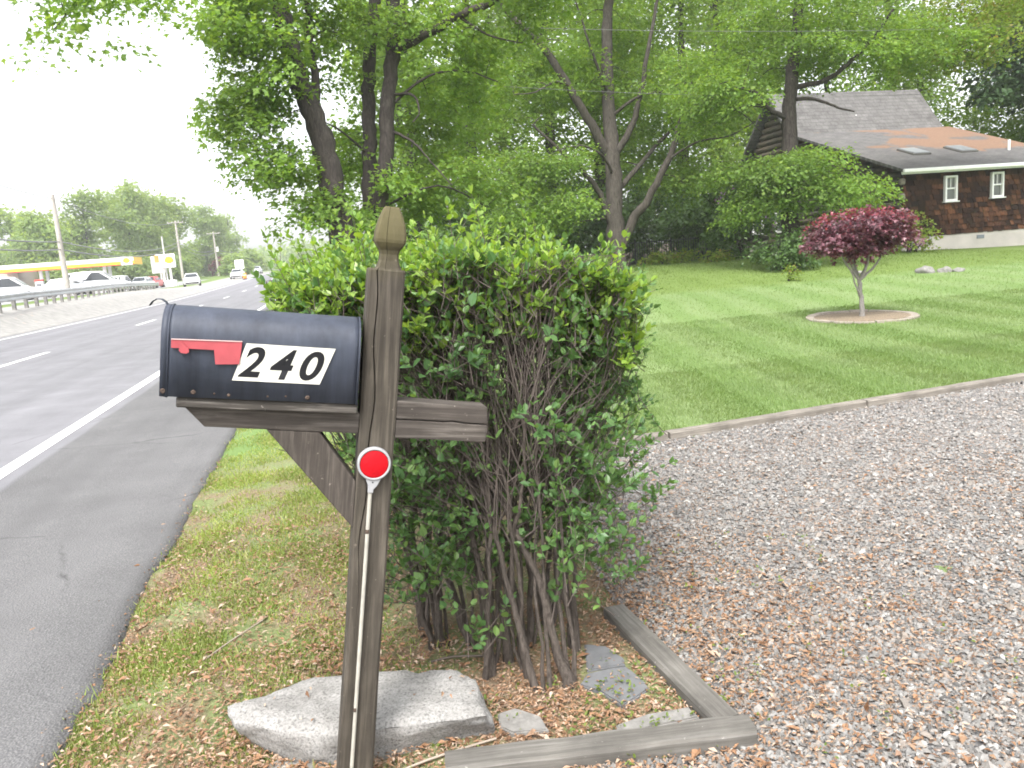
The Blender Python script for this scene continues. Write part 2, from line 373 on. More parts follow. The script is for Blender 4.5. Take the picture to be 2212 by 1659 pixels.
def build_road():
    ys = np.concatenate([np.arange(-30, 1.5, 3), np.arange(1.5, 14, .06), np.arange(14, 60, 1.5), np.arange(60, 600, 6)])
    jit = np.array([0.055 * noise.noise(Vector((y * 1.1, 0, 0))) + 0.03 * noise.noise(Vector((y * 6, 5, 0))) + 0.012 * noise.noise(Vector((y * 21, 9, 0))) for y in ys])
    edge = -1.03 + jit
    cols = [np.full_like(ys, -11.0), np.full_like(ys, -10.7), np.full_like(ys, -8.5), np.full_like(ys, -6.5), np.full_like(ys, -4.5), np.full_like(ys, -2.62),
            np.full_like(ys, -1.6), edge - 0.10, edge - 0.012, edge]
    dz = [-.02, .0, .03, .045, .03, .012, 0, -.004, -.012, -.07]
    V = np.stack([np.stack([c, ys, road_z(ys) + d], -1) for c, d in zip(cols, dz)], 0)
    n1, n2 = V.shape[:2]; i = np.arange(n1 - 1)[:, None] * n2; j = np.arange(n2 - 1)[None]
    F = np.stack([i + j, i + n2 + j, i + n2 + j + 1, i + j + 1], -1).reshape(-1, 4)
    m, N, L, b, o = new_mat('asphalt')
    g = N.new('ShaderNodeNewGeometry'); pos = g.outputs['Position']; sep = N.new('ShaderNodeSeparateXYZ'); L.new(pos, sep.inputs[0])
    fine = noise_tex(N, L, pos, 170, 4, 0.7); mid = noise_tex(N, L, pos, 1.4, 5, 0.6); vor = N.new('ShaderNodeTexVoronoi'); vor.inputs['Scale'].default_value = 95; L.new(pos, vor.inputs['Vector'])
    lane = ramp(N, [(0.3, (.140, .138, .150)), (0.7, (.195, .193, .204))]); L.new(fine.outputs[0], lane.inputs[0])
    shd = ramp(N, [(0.25, (.058, .058, .060)), (0.5, (.112, .110, .112)), (0.78, (.25, .245, .24))]); L.new(fine.outputs[0], shd.inputs[0])
    ws = N.new('ShaderNodeMath'); ws.operation = 'MULTIPLY_ADD'; ws.inputs[1].default_value = 0.10; L.new(mid.outputs[0], ws.inputs[0]); L.new(sep.outputs[0], ws.inputs[2])
    sf = N.new('ShaderNodeMapRange'); sf.inputs[1].default_value = -2.57; sf.inputs[2].default_value = -2.52; L.new(ws.outputs[0], sf.inputs[0])
    c = mix(N, L, sf.outputs[0], lane.outputs[0], shd.outputs[0])
    # tyre-worn bands and blotches
    mp = N.new('ShaderNodeMapping'); mp.inputs['Scale'].default_value = (1.6, .05, 1); L.new(pos, mp.inputs[0])
    band = noise_tex(N, L, mp.outputs[0], 1.0, 3); br = ramp(N, [(0.3, (.86,) * 3), (0.7, (1.12,) * 3)]); L.new(band.outputs[0], br.inputs[0])
    c = mix(N, L, 1.0, c, br.outputs[0], 'MULTIPLY')
    blot = ramp(N, [(0.3, (.85,) * 3), (0.7, (1.1,) * 3)]); L.new(mid.outputs[0], blot.inputs[0]); c = mix(N, L, 1.0, c, blot.outputs[0], 'MULTIPLY')
    wp = noise_tex(N, L, pos, 2.2, 4, .6); wadd = mix(N, L, .16, pos, wp.outputs['Color']); ce = N.new('ShaderNodeTexVoronoi'); ce.feature = 'DISTANCE_TO_EDGE'; ce.inputs['Scale'].default_value = .55; L.new(wadd, ce.inputs['Vector'])
    cr = ramp(N, [(.0, (.45,) * 3), (.006, (1,) * 3)]); L.new(ce.outputs['Distance'], cr.inputs[0]); cm = ramp(N, [(.5, (0, 0, 0)), (.62, (1, 1, 1))]); L.new(mid.outputs[0], cm.inputs[0])
    c = mix(N, L, cm.outputs[0], c, mix(N, L, 1.0, c, cr.outputs[0], 'MULTIPLY'))
    L.new(c, b.inputs['Base Color']); b.inputs['Roughness'].default_value = 0.8; b.inputs['Specular IOR Level'].default_value = 0.35
    bump(N, L, b, vor.outputs['Distance'], 0.5, 0.006)
    tag(obj('road', np_mesh('road', V.reshape(-1, 3), F, True), m), kind='structure')
    # painted markings, laid on the crowned surface
    mk, N, L, b, o = new_mat('road_paint')
    g = N.new('ShaderNodeNewGeometry'); n = noise_tex(N, L, g.outputs['Position'], 45, 5, 0.7)
    r = ramp(N, [(0.3, (.42, .42, .42)), (0.45, (.78, .78, .77))]); L.new(n.outputs[0], r.inputs[0]); L.new(r.outputs[0], b.inputs['Base Color']); b.inputs['Roughness'].default_value = 0.7
    def zc(x): return np.interp(x, [-11, -10.7, -8.5, -6.5, -4.5, -2.62, -1.6], dz[:7])
    def strip(name, x0, x1, y0, y1):
        yy = np.arange(y0, y1 + .01, max(0.5, (y1 - y0) / 120)) if y1 - y0 > 4 else np.linspace(y0, y1, 5)
        jx = np.array([[.006 * noise.noise(Vector((y * 9, 2, 0))), .006 * noise.noise(Vector((y * 9, 7, 0)))] for y in yy])
        V = np.stack([np.stack([x0 + jx[:, 0], yy, road_z(yy) + zc(x0) + .004], -1), np.stack([x1 + jx[:, 1], yy, road_z(yy) + zc(x1) + .004], -1)], 0)
        k = len(yy); j = np.arange(k - 1); F = np.stack([j, j + k, j + k + 1, j + 1], -1)
        tag(obj(name, np_mesh(name, V.reshape(-1, 3), F), mk), kind='structure')
    strip('edge_line', -2.87, -2.73, -30, 300); strip('edge_line', -10.45, -10.32, -30, 300)
    for k in range(14): strip('lane_dash', -6.57, -6.44, 17.3 + 12.2 * (k - 1), 20.4 + 12.2 * (k - 1))
build_road()

def build_driveway():
    bm = bmesh.new(); vs = [bm.verts.new((x, y, 0)) for x, y in DRIVE]; bm.faces.new(vs)
    bmesh.ops.triangulate(bm, faces=bm.faces[:])
    bmesh.ops.subdivide_edges(bm, edges=bm.edges[:], cuts=7, use_grid_fill=True)
    for v in bm.verts: v.co.z = float(T(v.co.x, v.co.y)) - 0.006 + 0.006 * noise.noise(Vector((v.co.x * 3, v.co.y * 3, 1)))
    m, N, L, b, o = new_mat('gravel_bed')
    g = N.new('ShaderNodeNewGeometry'); pos = g.outputs['Position']
    vo = N.new('ShaderNodeTexVoronoi'); vo.inputs['Scale'].default_value = 55; L.new(pos, vo.inputs['Vector'])
    sepc = N.new('ShaderNodeSeparateColor'); L.new(vo.outputs['Color'], sepc.inputs[0])
    st = ramp(N, [(0, (.10, .098, .10)), (.3, (.19, .185, .18)), (.6, (.25, .24, .23)), (.8, (.24, .17, .125)), (1, (.40, .39, .38))]); L.new(sepc.outputs[0], st.inputs[0])
    L.new(st.outputs[0], b.inputs['Base Color'])
    b.inputs['Roughness'].default_value = 0.9; b.inputs['Specular IOR Level'].default_value = 0.2
    inv = N.new('ShaderNodeMath'); inv.operation = 'SUBTRACT'; inv.inputs[0].default_value = 1; L.new(vo.outputs['Distance'], inv.inputs[1])
    bump(N, L, b, inv.outputs[0], 1.0, 0.02)
    tag(obj('driveway', bm_mesh('driveway', bm, True), m), kind='structure')
build_driveway()

# ------------------------------------------------------------------ shared materials
M_POST = mat_wood('weathered_post_wood', (.062, .053, .042), (.124, .107, .086), 'z', 1.0, tint=(.095, .083, .036), tint_lo=1.46)
M_ARM = mat_wood('weathered_arm_wood', (.060, .051, .044), (.145, .128, .113), 'x')
M_BRACE = mat_wood('weathered_brace_wood', (.064, .054, .046), (.14, .122, .104), 'z')
M_BOARD = mat_wood('old_board', (.062, .055, .048), (.24, .22, .20), 'x', 1.4)
M_TIMBER = mat_wood('grey_timber', (.125, .117, .105), (.185, .176, .162), 'x', 0.8)
M_EDGE = mat_wood('edging_board_wood', (.19, .17, .145), (.28, .255, .225), 'x', 0.8)
M_BARK = mat_bark('tree_bark', (.034, .029, .025), (.105, .092, .080))
M_BARK2 = mat_bark('dark_tree_bark', (.026, .022, .020), (.078, .066, .060))
M_STEM = mat_bark('hedge_stem_bark', (.055, .045, .038), (.155, .130, .112), 5)
M_TWIG = mat_plain('twig', (.088, .070, .060), 0.9, var=.3)

# ------------------------------------------------------------------ the mailbox on its leaning post
LEAN, YAW = R(9.3), R(1.5)
A0 = Matrix.Translation((-0.081, 2.19, 0)) @ Matrix.Rotation(YAW, 4, 'Z') @ Matrix.Rotation(LEAN, 4, 'Y')
def assembly_empty(name, off=(0, 0, 0)):
    e = empty(name); e.matrix_world = A0 @ Matrix.Translation(off); return e

def loft_notched(name, segs, mat, parent, notch=None):
    """post: list of (v, half_u, half_w, centre_u); a drying crack runs down the front as a real groove"""
    V = []; k = None
    for (v, hu, hw, cu, nx, nw, nd) in segs:
        b = min(.006, hu * .2)
        ring = [(-hu + b, -hw), (nx - nw, -hw), (nx, -hw + nd), (nx + nw, -hw), (hu - b, -hw), (hu, -hw + b), (hu, hw - b), (hu - b, hw), (-hu + b, hw), (-hu, hw - b), (-hu, -hw + b)]
        k = len(ring); V += [(cu + a, w, v) for a, w in ring]
    n = len(segs); F = []
    for i in range(n - 1):
        for j in range(k): F.append((i * k + j, i * k + (j + 1) % k, (i + 1) * k + (j + 1) % k, (i + 1) * k + j))
    me = bpy.data.meshes.new(name); me.from_pydata(V, [], F + [tuple(range(k))[::-1], tuple(range((n - 1) * k, n * k))]); me.update()
    return obj(name, me, mat, parent)

post = assembly_empty('mailbox_post')
tag(post, 'weathered brown wooden post with pointed top leaning beside the hedge', 'post')
segs = []
for v in np.linspace(-0.35, 1.500, 60):
    f = max(0.0, min(1.0, (v - .55) / .3)); nx = -.022 + .006 * math.sin(v * 7) + .004 * math.sin(v * 23)
    segs.append((v, .049 + .0008 * math.sin(v * 11), .049, 0, nx, .0006 + .0016 * f, .0012 + .012 * f))
segs.append((1.506, .046, .046, 0, -.022, .0012, .006))
loft_notched('upright', segs, M_POST, post)
prof = [(1.500, .036), (1.512, .031), (1.528, .026), (1.545, .0245), (1.556, .027), (1.566, .034), (1.576, .0395), (1.584, .041), (1.600, .0405), (1.622, .037), (1.642, .0315), (1.658, .0255), (1.668, .021), (1.672, .018)]
loft_notched('finial', [(v, h, h, .006, -.3 * h, .0007, .003) for v, h in prof], M_POST, post)
def arm_poly(name, poly, hw, mat, crack=None):
    bm = bmesh.new(); add_prism(bm, poly, -hw, hw, 'y')
    bmesh.ops.bevel(bm, geom=bm.edges[:], offset=.004, segments=2, affect='EDGES', profile=.6)
    return obj(name, bm_mesh(name, bm), mat, post)
arm_poly('cross_arm', [(-.497, 1.1125), (-.445, 1.060), (-.0495, 1.055), (-.0495, 1.1125)], .044, M_ARM)
# the stub behind the post is split along its length: two halves with a dark gap
zz = [(.0495, 1.098), (.12, 1.0975), (.18, 1.096), (.21, 1.098), (.24, 1.094), (.31, 1.092)]
arm_poly('arm_end', [(.0495, 1.150)] + [(u, v + .0016) for u, v in zz] + [(.306, 1.143)], .044, M_ARM)
arm_poly('arm_end', [(u, v - .0014) for u, v in zz][::-1] + [(.0495, 1.046), (.308, 1.041)][0:1] + [(.3085, 1.041)], .044, M_ARM)
arm_poly('brace', [(-.291, 1.0575), (-.154, 1.0555), (-.0495, .920), (-.0495, .787)], .042, M_BRACE)
box('mounting_board', (-.285, 0, 1.1275), (.452, .150, .027), M_BOARD, post, .003)

# mailbox
OFF = Vector((-.30, 0, 1.142))
mbx = assembly_empty('mailbox', OFF)
tag(mbx, 'dented dark blue metal rural mailbox numbered 240 on the leaning post', 'mailbox')
def loc(x, y, z): return (x - OFF.x, y - OFF.y, z - OFF.z)
def mat_mailbox():
    m, N, L, b, o = new_mat('mailbox_paint')
    v = tex_coord(N, L); n = noise_tex(N, L, v, 7, 6, .6); n2 = noise_tex(N, L, v, 130, 3)
    v3 = tex_coord(N, L, (2.2, 10, 22)); n3 = noise_tex(N, L, v3, 1.6, 6, .65)
    r = ramp(N, [(.3, (.033, .039, .054)), (.7, (.050, .057, .077))]); L.new(n.outputs[0], r.inputs[0])
    sc = ramp(N, [(.70, (0, 0, 0)), (.80, (1, 1, 1))]); L.new(n3.outputs[0], sc.inputs[0])
    c = mix(N, L, sc.outputs[0], r.outputs[0], (.075, .082, .10))
    v4 = tex_coord(N, L, (1, 1, 1)); n4 = noise_tex(N, L, v4, 45, 5, .75); sp4 = ramp(N, [(.72, (0, 0, 0)), (.76, (1, 1, 1))]); L.new(n4.outputs[0], sp4.inputs[0]); c = mix(N, L, sp4.outputs[0], c, (.11, .085, .07))
    v5 = tex_coord(N, L, (14, 14, 1.2)); n5 = noise_tex(N, L, v5, 2.0, 5, .7); sp5 = ramp(N, [(.35, (.82,) * 3), (.7, (1.3,) * 3)]); L.new(n5.outputs[0], sp5.inputs[0]); c = mix(N, L, 1.0, c, sp5.outputs[0], 'MULTIPLY')
    L.new(c, b.inputs['Base Color'])
    rr = N.new('ShaderNodeMapRange'); rr.inputs[3].default_value = .42; rr.inputs[4].default_value = .62; L.new(n.outputs[0], rr.inputs[0]); L.new(rr.outputs[0], b.inputs['Roughness'])
    b.inputs['Specular IOR Level'].default_value = .28
    ad = N.new('ShaderNodeMath'); ad.operation = 'MULTIPLY_ADD'; ad.inputs[1].default_value = .05; L.new(n2.outputs[0], ad.inputs[0]); L.new(n.outputs[0], ad.inputs[2])
    bump(N, L, b, ad.outputs[0], .25, .012)
    return m
M_BOX = mat_mailbox()
M_RUST = mat_plain('rusty_steel', (.075, .052, .040), .85, .2, var=.5, nscale=60, bmp=.5)
def arch(hw, z0, zs, grow=0.0, n=18):
    pts = [(-hw - grow, z0 - grow)]
    for k in range(n + 1):
        a = math.pi * (1 - k / n); pts.append(((hw + grow) * math.cos(a), zs + (hw + grow) * math.sin(a)))
    pts.append((hw + grow, z0 - grow)); return pts
HW, ZB, ZS = .083, 1.1425, 1.286
def shell(name, u0, u1, mat, grow0=0, nu=12, grow1=0, close=True, dent=False):
    us = np.linspace(u0, u1, nu); rings = []
    for t, u in zip(np.linspace(0, 1, nu), us): rings.append([(u, w, z) for w, z in arch(HW, ZB, ZS, grow0 + (grow1 - grow0) * t)])
    k = len(rings[0]); V = [p for r in rings for p in r]
    if dent:
        V2 = []
        for (u, w, z) in V:
            d = .0022 * noise.noise(Vector((u * 9, w * 6, z * 9))) + .004 * math.exp(-((u + .44) ** 2 / .004 + (z - 1.25) ** 2 / .003)) * (-1 if w < 0 else 0)
            V2.append((u, w - d if w < -.05 else w, z + (d * .5 if z > 1.3 else 0)))
        V = V2
    F = [(i * k + j, i * k + j + 1, (i + 1) * k + j + 1, (i + 1) * k + j) for i in range(nu - 1) for j in range(k - 1)]
    F += [(i * k + k - 1, i * k, (i + 1) * k, (i + 1) * k + k - 1) for i in range(nu - 1)]
    if close: F += [tuple(range(k))[::-1], tuple(range((nu - 1) * k, nu * k))]
    me = bpy.data.meshes.new(name); me.from_pydata([loc(*p) for p in V], [], F); me.update()
    for p in me.polygons: p.use_smooth = len(p.vertices) == 4
    return obj(name, me, mat, mbx)
shell('body', -.533, -.066, M_BOX, nu=40, dent=True)
shell('back_rim', -.0655, -.0605, M_BOX, .0022, 2, .0022)
dr = shell('door', -.5495, -.5335, M_BOX, .0002, 3, .0014)
shell('door_rim', -.5345, -.5305, M_BOX, .0024, 2, .0024)
# curled pull tab on top of the door
pts = [(-.545, 1.364), (-.552, 1.374), (-.562, 1.380), (-.573, 1.380), (-.583, 1.373), (-.590, 1.362)]
bm = bmesh.new(); th = .0016
rows = [[bm.verts.new(loc(u, w, z + dz)) for w in (-.017, .017)] for dz in (0, th) for u, z in pts]; kk = len(pts)
for i in range(kk - 1):
    bm.faces.new((rows[i][0], rows[i + 1][0], rows[i + 1][1], rows[i][1])); bm.faces.new((rows[kk + i][0], rows[kk + i][1], rows[kk + i + 1][1], rows[kk + i + 1][0]))
    for s in (0, 1): bm.faces.new((rows[i][s], rows[kk + i][s], rows[kk + i + 1][s], rows[i + 1][s]))
bmesh.ops.recalc_face_normals(bm, faces=bm.faces[:])
obj('pull_tab', bm_mesh('pull_tab', bm, True), M_BOX, mbx)
M_FLAG = mat_plain('faded_red_flag', (.34, .055, .066), .45, var=.12, nscale=25)
flag = prism('flag', [loc(a, 0, b)[::2] for a, b in [(-.524, 1.287), (-.357, 1.291), (-.362, 1.234), (-.419, 1.2305), (-.4235, 1.2665), (-.524, 1.2665)]], -.0905, -.0880, M_FLAG, mbx)
prism('flag_rim', [loc(a, 0, b)[::2] for a, b in [(-.524, 1.2872), (-.357, 1.2912), (-.357, 1.2930), (-.524, 1.2890)]], -.0925, -.0850, mat_plain('flag_edge', (.55, .40, .38), .5), flag)
prism('flag_pivot', [loc(a, 0, b)[::2] for a, b in [(-.512, 1.2835), (-.499, 1.2835), (-.482, 1.264), (-.482, 1.258), (-.488, 1.254), (-.500, 1.255), (-.506, 1.262), (-.503, 1.268)]], -.0945, -.0908, M_FLAG, flag)
M_PLATE = mat_plain('number_sticker', (.56, .55, .49), .5, var=.08, nscale=30, bmp=.05)
M_INK = mat_plain('black_ink', (.010, .010, .012), .7, var=.1, spec=.2)
def zpl(u): return 0
plate = prism('number_plate', [loc(a, 0, b)[::2] for a, b in [(-.347, 1.2880), (-.125, 1.2868), (-.161, 1.191), (-.3785, 1.1915)]], -.0868, -.0850, M_PLATE, mbx)
def digit(ch, u, v, hgt, wid, shear):
    cu = bpy.data.curves.new('digit', 'FONT'); cu.body = ch; cu.size = 1.0; cu.extrude = 0.0; cu.resolution_u = 6; cu.offset = .026
    t = bpy.data.objects.new('tmp', cu); COL.objects.link(t)
    dg = bpy.context.evaluated_depsgraph_get(); dg.update(); me = bpy.data.meshes.new_from_object(t.evaluated_get(dg)); bpy.data.objects.remove(t)
    co = np.array([x.co[:] for x in me.vertices]); lo, hi = co.min(0), co.max(0)
    cx, cy = (lo + hi)[:2] / 2; sx = wid / (hi[0] - lo[0]); sy = hgt / (hi[1] - lo[1])
    for x, q in zip(me.vertices, co):
        b = (q[1] - cy) * sy; a = (q[0] - cx) * sx + shear * b
        x.co = loc(u + a, -.0874, v + b)
    me.update(); return obj('digit', me, M_INK, plate)
digit('2', -.3265, 1.2410, .079, .049, .36); digit('4', -.2555, 1.2385, .079, .054, .36); digit('0', -.1830, 1.2385, .078, .054, .36)
for (u, z, r) in [(-.541, 1.156, .0075), (-.470, 1.156, .0062), (-.420, 1.154, .003), (-.385, 1.152, .0045), (-.290, 1.153, .003), (-.245, 1.155, .003), (-.190, 1.154, .0065)]:
    bm = bmesh.new(); bmesh.ops.create_cone(bm, cap_ends=True, segments=12, radius1=r, radius2=r * .6, depth=.003)
    bmesh.ops.transform(bm, matrix=Matrix.Translation(loc(u, -.0845, z)) @ Matrix.Rotation(R(90), 4, 'X'), verts=bm.verts[:])
    obj('rivet', bm_mesh('rivet', bm), M_RUST, mbx)

# reflector on its steel stake, standing in front of the post
stk = assembly_empty('reflector_stake'); tag(stk, 'round red reflector on a thin white steel stake in front of the post', 'reflector')
M_ROD = mat_plain('old_white_paint', (.36, .345, .30), .6, var=.15, nscale=40); M_RED = mat_plain('red_lens', (.42, .004, .010), .55, var=.1, nscale=120, bmp=.2, spec=.15)
M_RIM = mat_plain('grey_plastic', (.31, .31, .32), .5, var=.06)
t = Tubes(); t.add([(-.0155, -.062, -.25), (-.013, -.062, .3), (-.0105, -.062, .905)], .0055, 10); rod = obj('rod', t.mesh('rod'), M_ROD, stk)
for v in (.785, .262):
    t = Tubes(); t.add([(-.0155 + .005 * v, -.062, v - .006), (-.0155 + .005 * v, -.062, v + .006)], .0060, 10); obj('rust_band', t.mesh('rust_band'), M_RUST, rod)
def disc(name, r0, r1, w0, w1, mat, parent, c=(-.005, .977)):
    bm = bmesh.new(); n = 48
    prof = [(r0, w1), (r0, w0), (r1 - .002, w0), (r1, w0 + .002), (r1, w1)] if r0 > 0 else [(0.0001, w0), (r1 * .9, w0), (r1, w0 + .002), (r1, w1)]
    rings = [[bm.verts.new((c[0] + r * math.cos(2 * math.pi * k / n), w, c[1] + r * math.sin(2 * math.pi * k / n))) for k in range(n)] for r, w in prof]
    for a, b in zip(rings, rings[1:]):
        for k in range(n): bm.faces.new((a[k], b[k], b[(k + 1) % n], a[(k + 1) % n]))
    bmesh.ops.recalc_face_normals(bm, faces=bm.faces[:])
    return obj(name, bm_mesh(name, bm, True), mat, parent)
disc('lens', 0, .0390, -.0722, -.060, M_RED, stk); disc('rim', .0392, .0455, -.0735, -.054, M_RIM, stk)
prism('holder', [(-.027, .940), (.018, .940), (.006, .915), (-.003, .905), (-.003, .896), (-.0175, .896), (-.0175, .905), (-.018, .915)], -.070, -.055, M_RIM, stk, bev=.0015)
disc('screw_hole', 0, .0022, -.0712, -.070, mat_plain('dark_hole', (.03, .03, .03)), stk, (-.006, .926))

# ------------------------------------------------------------------ rock, timbers, flagstones
def mat_granite():
    m, N, L, b, o = new_mat('granite')
    v = tex_coord(N, L); n = noise_tex(N, L, v, 6, 6, .6); n2 = noise_tex(N, L, v, 120, 4, .7); vo = N.new('ShaderNodeTexVoronoi'); vo.inputs['Scale'].default_value = 60; L.new(v, vo.inputs['Vector'])
    r = ramp(N, [(.3, (.19, .182, .17)), (.7, (.31, .302, .29))]); L.new(n.outputs[0], r.inputs[0])
    s = ramp(N, [(.30, (.30,) * 3), (.48, (1,) * 3), (.75, (1.4,) * 3)]); L.new(n2.outputs[0], s.inputs[0])
    c = mix(N, L, 1, r.outputs[0], s.outputs[0], 'MULTIPLY'); L.new(c, b.inputs['Base Color']); b.inputs['Roughness'].default_value = .9
    ad = N.new('ShaderNodeMath'); ad.operation = 'MULTIPLY_ADD'; ad.inputs[1].default_value = .4; L.new(n2.outputs[0], ad.inputs[0]); L.new(n.outputs[0], ad.inputs[2])
    bump(N, L, b, ad.outputs[0], .9, .012); return m
M_GRAN = mat_granite()
def build_rock():
    top = [(-.462, 2.535), (-.36, 2.585), (-.15, 2.60), (.08, 2.575), (.29, 2.48), (.338, 2.405), (.332, 2.28), (.340, 2.195), (.257, 2.20), (.052, 2.230), (-.124, 2.255), (-.275, 2.325), (-.432, 2.44)]
    bot = [(-.43, 2.60), (-.36, 2.66), (-.15, 2.66), (.08, 2.62), (.30, 2.52), (.36, 2.44), (.365, 2.32), (.360, 2.275), (.262, 2.265), (.06, 2.258), (-.11, 2.262), (-.25, 2.32), (-.385, 2.47)]
    C = np.array([-.05, 2.42]); o = Vector((-.05, 2.42, 0))
    bm = bmesh.new()
    def ring(pts, z, s): return [bm.verts.new(Vector((C[0] + (p[0] - C[0]) * s, C[1] + (p[1] - C[1]) * s, z)) - o) for p in pts]
    rs = [ring(top, .135, .45), ring(top, .130, .86), ring(top, .116, .985), ring([(a[0] * .8 + b[0] * .2, a[1] * .8 + b[1] * .2) for a, b in zip(top, bot)], .085, 1.0), ring(bot, .02, 1.0), ring(bot, -.08, .97)]
    n = len(top); cv = bm.verts.new(Vector((C[0], C[1], .137)) - o)
    for k in range(n): bm.faces.new((cv, rs[0][(k + 1) % n], rs[0][k]))
    for a, b in zip(rs, rs[1:]):
        for k in range(n): bm.faces.new((a[k], a[(k + 1) % n], b[(k + 1) % n], b[k]))
    bmesh.ops.recalc_face_normals(bm, faces=bm.faces[:])
    bmesh.ops.subdivide_edges(bm, edges=bm.edges[:], cuts=4, use_grid_fill=True, smooth=.22)
    bm.normal_update()
    for v in bm.verts:
        p = v.co; d = .018 * noise.noise(p * 6) + .011 * noise.noise(p * 17 + Vector((3, 1, 2))) + .006 * noise.noise(p * 45)
        v.co = p + v.normal * d
    r = tag(obj('rock', bm_mesh('rock', bm, True), M_GRAN), 'long flat grey granite rock lying behind the foot of the post', 'rock'); r.location = o
build_rock()

def timber(name, p0, p1, w, z0, z1, mat, label, cat, group, crack=True):
    p0 = Vector((*p0, 0)); p1 = Vector((*p1, 0)); d = p1 - p0; ln = d.length; n = 26
    V = []; ring = [(-.5, 0), (-.5, .9), (-.42, 1), (.42, 1), (.5, .9), (.5, 0)]
    for i in range(n + 1):
        x = ln * i / n
        for a, b in ring:
            nn = .0035 * noise.noise(Vector((x * 7 + p0.x * 5, a * 3, b * 2)))
            V.append((x + .012 * noise.noise(Vector((a * 4, b * 4, i * 1.0))) * (i in (0, n)), a * w + nn, z0 + (z1 - z0) * b + nn))
    k = len(ring); F = [(i * k + j, i * k + (j + 1) % k, (i + 1) * k + (j + 1) % k, (i + 1) * k + j) for i in range(n) for j in range(k)]
    me = bpy.data.meshes.new(name); me.from_pydata(V, [], F + [tuple(range(k))[::-1], tuple(range(n * k, n * k + k))]); me.update()
    bm = bmesh.new(); bm.from_mesh(me); bmesh.ops.recalc_face_normals(bm, faces=bm.faces[:]); bm.to_mesh(me); bm.free()
    o = obj(name, me, mat); o.location = (p0.x, p0.y, float(T(p0.x, p0.y))); o.rotation_euler = (0, math.atan2(float(T(p0.x, p0.y) - T(p1.x, p1.y)), ln), math.atan2(d.y, d.x))
    return tag(o, label, cat, group)
timber('landscape_timber', (.19, 2.125), (1.112, 1.99), .095, -.06, .052, M_TIMBER, 'grey timber laid across in front of the hedge bed', 'timber', 'timbers round the hedge bed')
timber('landscape_timber', (1.055, 2.045), (1.005, 2.90), .095, -.06, .047, M_TIMBER, 'grey timber running away beside the flagstones and gravel', 'timber', 'timbers round the hedge bed')
eb = [(1.75, 5.50), (2.45, 5.57), (4.35, 5.77), (6.25, 5.98), (8.4, 6.22), (11.0, 6.5), (14.5, 6.9)]
lb = ['first edging board between gravel and lawn, partly behind the hedge', 'edging board of the lawn just right of the hedge', 'edging board midway along the gravel drive and lawn',
      'edging board of the lawn where it meets the right of the photo', 'edging board beyond the right margin nearest the drive', 'last edging board far out along the drive']
for k in range(4): timber('edging_board', eb[k], (eb[k + 1][0] - .015, eb[k + 1][1]), .085, -.06, .055, M_EDGE, lb[k], 'edging board', 'edging boards along the drive')

M_SLATE = mat_plain('slate', (.125, .127, .132), .8, var=.2, nscale=14, bmp=.4)
M_STONE2 = mat_plain('rough_stone', (.19, .182, .17), .9, var=.25, nscale=30, bmp=.7)
def slab(name, pts, z0, z1, mat, label):
    c = np.mean(pts, 0); bm = bmesh.new(); n = len(pts)
    P = []
    for i in range(n):
        a = np.array(pts[i]); b = np.array(pts[(i + 1) % n])
        for t in (0, .33, .66):
            q = a + (b - a) * t; P.append((q[0] - c[0] + .006 * noise.noise(Vector((q[0] * 40, q[1] * 40, 0))), q[1] - c[1] + .006 * noise.noise(Vector((q[0] * 40, q[1] * 40, 5)))))
    add_prism(bm, P, z0, z1, 'z'); bmesh.ops.bevel(bm, geom=[e for e in bm.edges if all(v.co.z > z1 - 1e-4 for v in e.verts)], offset=.005, segments=2, affect='EDGES')
    o = obj(name, bm_mesh(name, bm), mat); o.location = (c[0], c[1], 0); return tag(o, label, 'stone', 'flagstones in the hedge bed')
slab('flagstone', [(.807, 2.693), (.88, 2.645), (.906, 2.544), (.896, 2.500), (.753, 2.505)], -.03, .018, M_SLATE, 'dark slate flagstone by the hedge stems, the farther of two')
slab('flagstone', [(.753, 2.495), (.896, 2.490), (.919, 2.381), (.914, 2.321), (.795, 2.259), (.757, 2.36), (.70, 2.43)], -.03, .016, M_SLATE, 'dark slate flagstone at the hedge foot, the nearer of two')
slab('flagstone', [(.39, 2.351), (.452, 2.362), (.521, 2.295), (.527, 2.207), (.415, 2.231), (.385, 2.274)], -.03, .022, M_STONE2, 'small brownish flat stone right of the granite rock')
slab('flagstone', [(.852, 2.182), (.985, 2.172), (.995, 2.109), (.832, 2.114), (.721, 2.108), (.733, 2.159)], -.03, .022, M_STONE2, 'pale flat stone tucked behind the cross timber')
slab('flagstone', [(-.40, 2.30), (-.304, 2.35), (-.178, 2.294), (-.137, 2.20), (-.30, 2.17)], -.03, .018, M_STONE2, 'flat grey stone at the bottom margin under the granite rock')

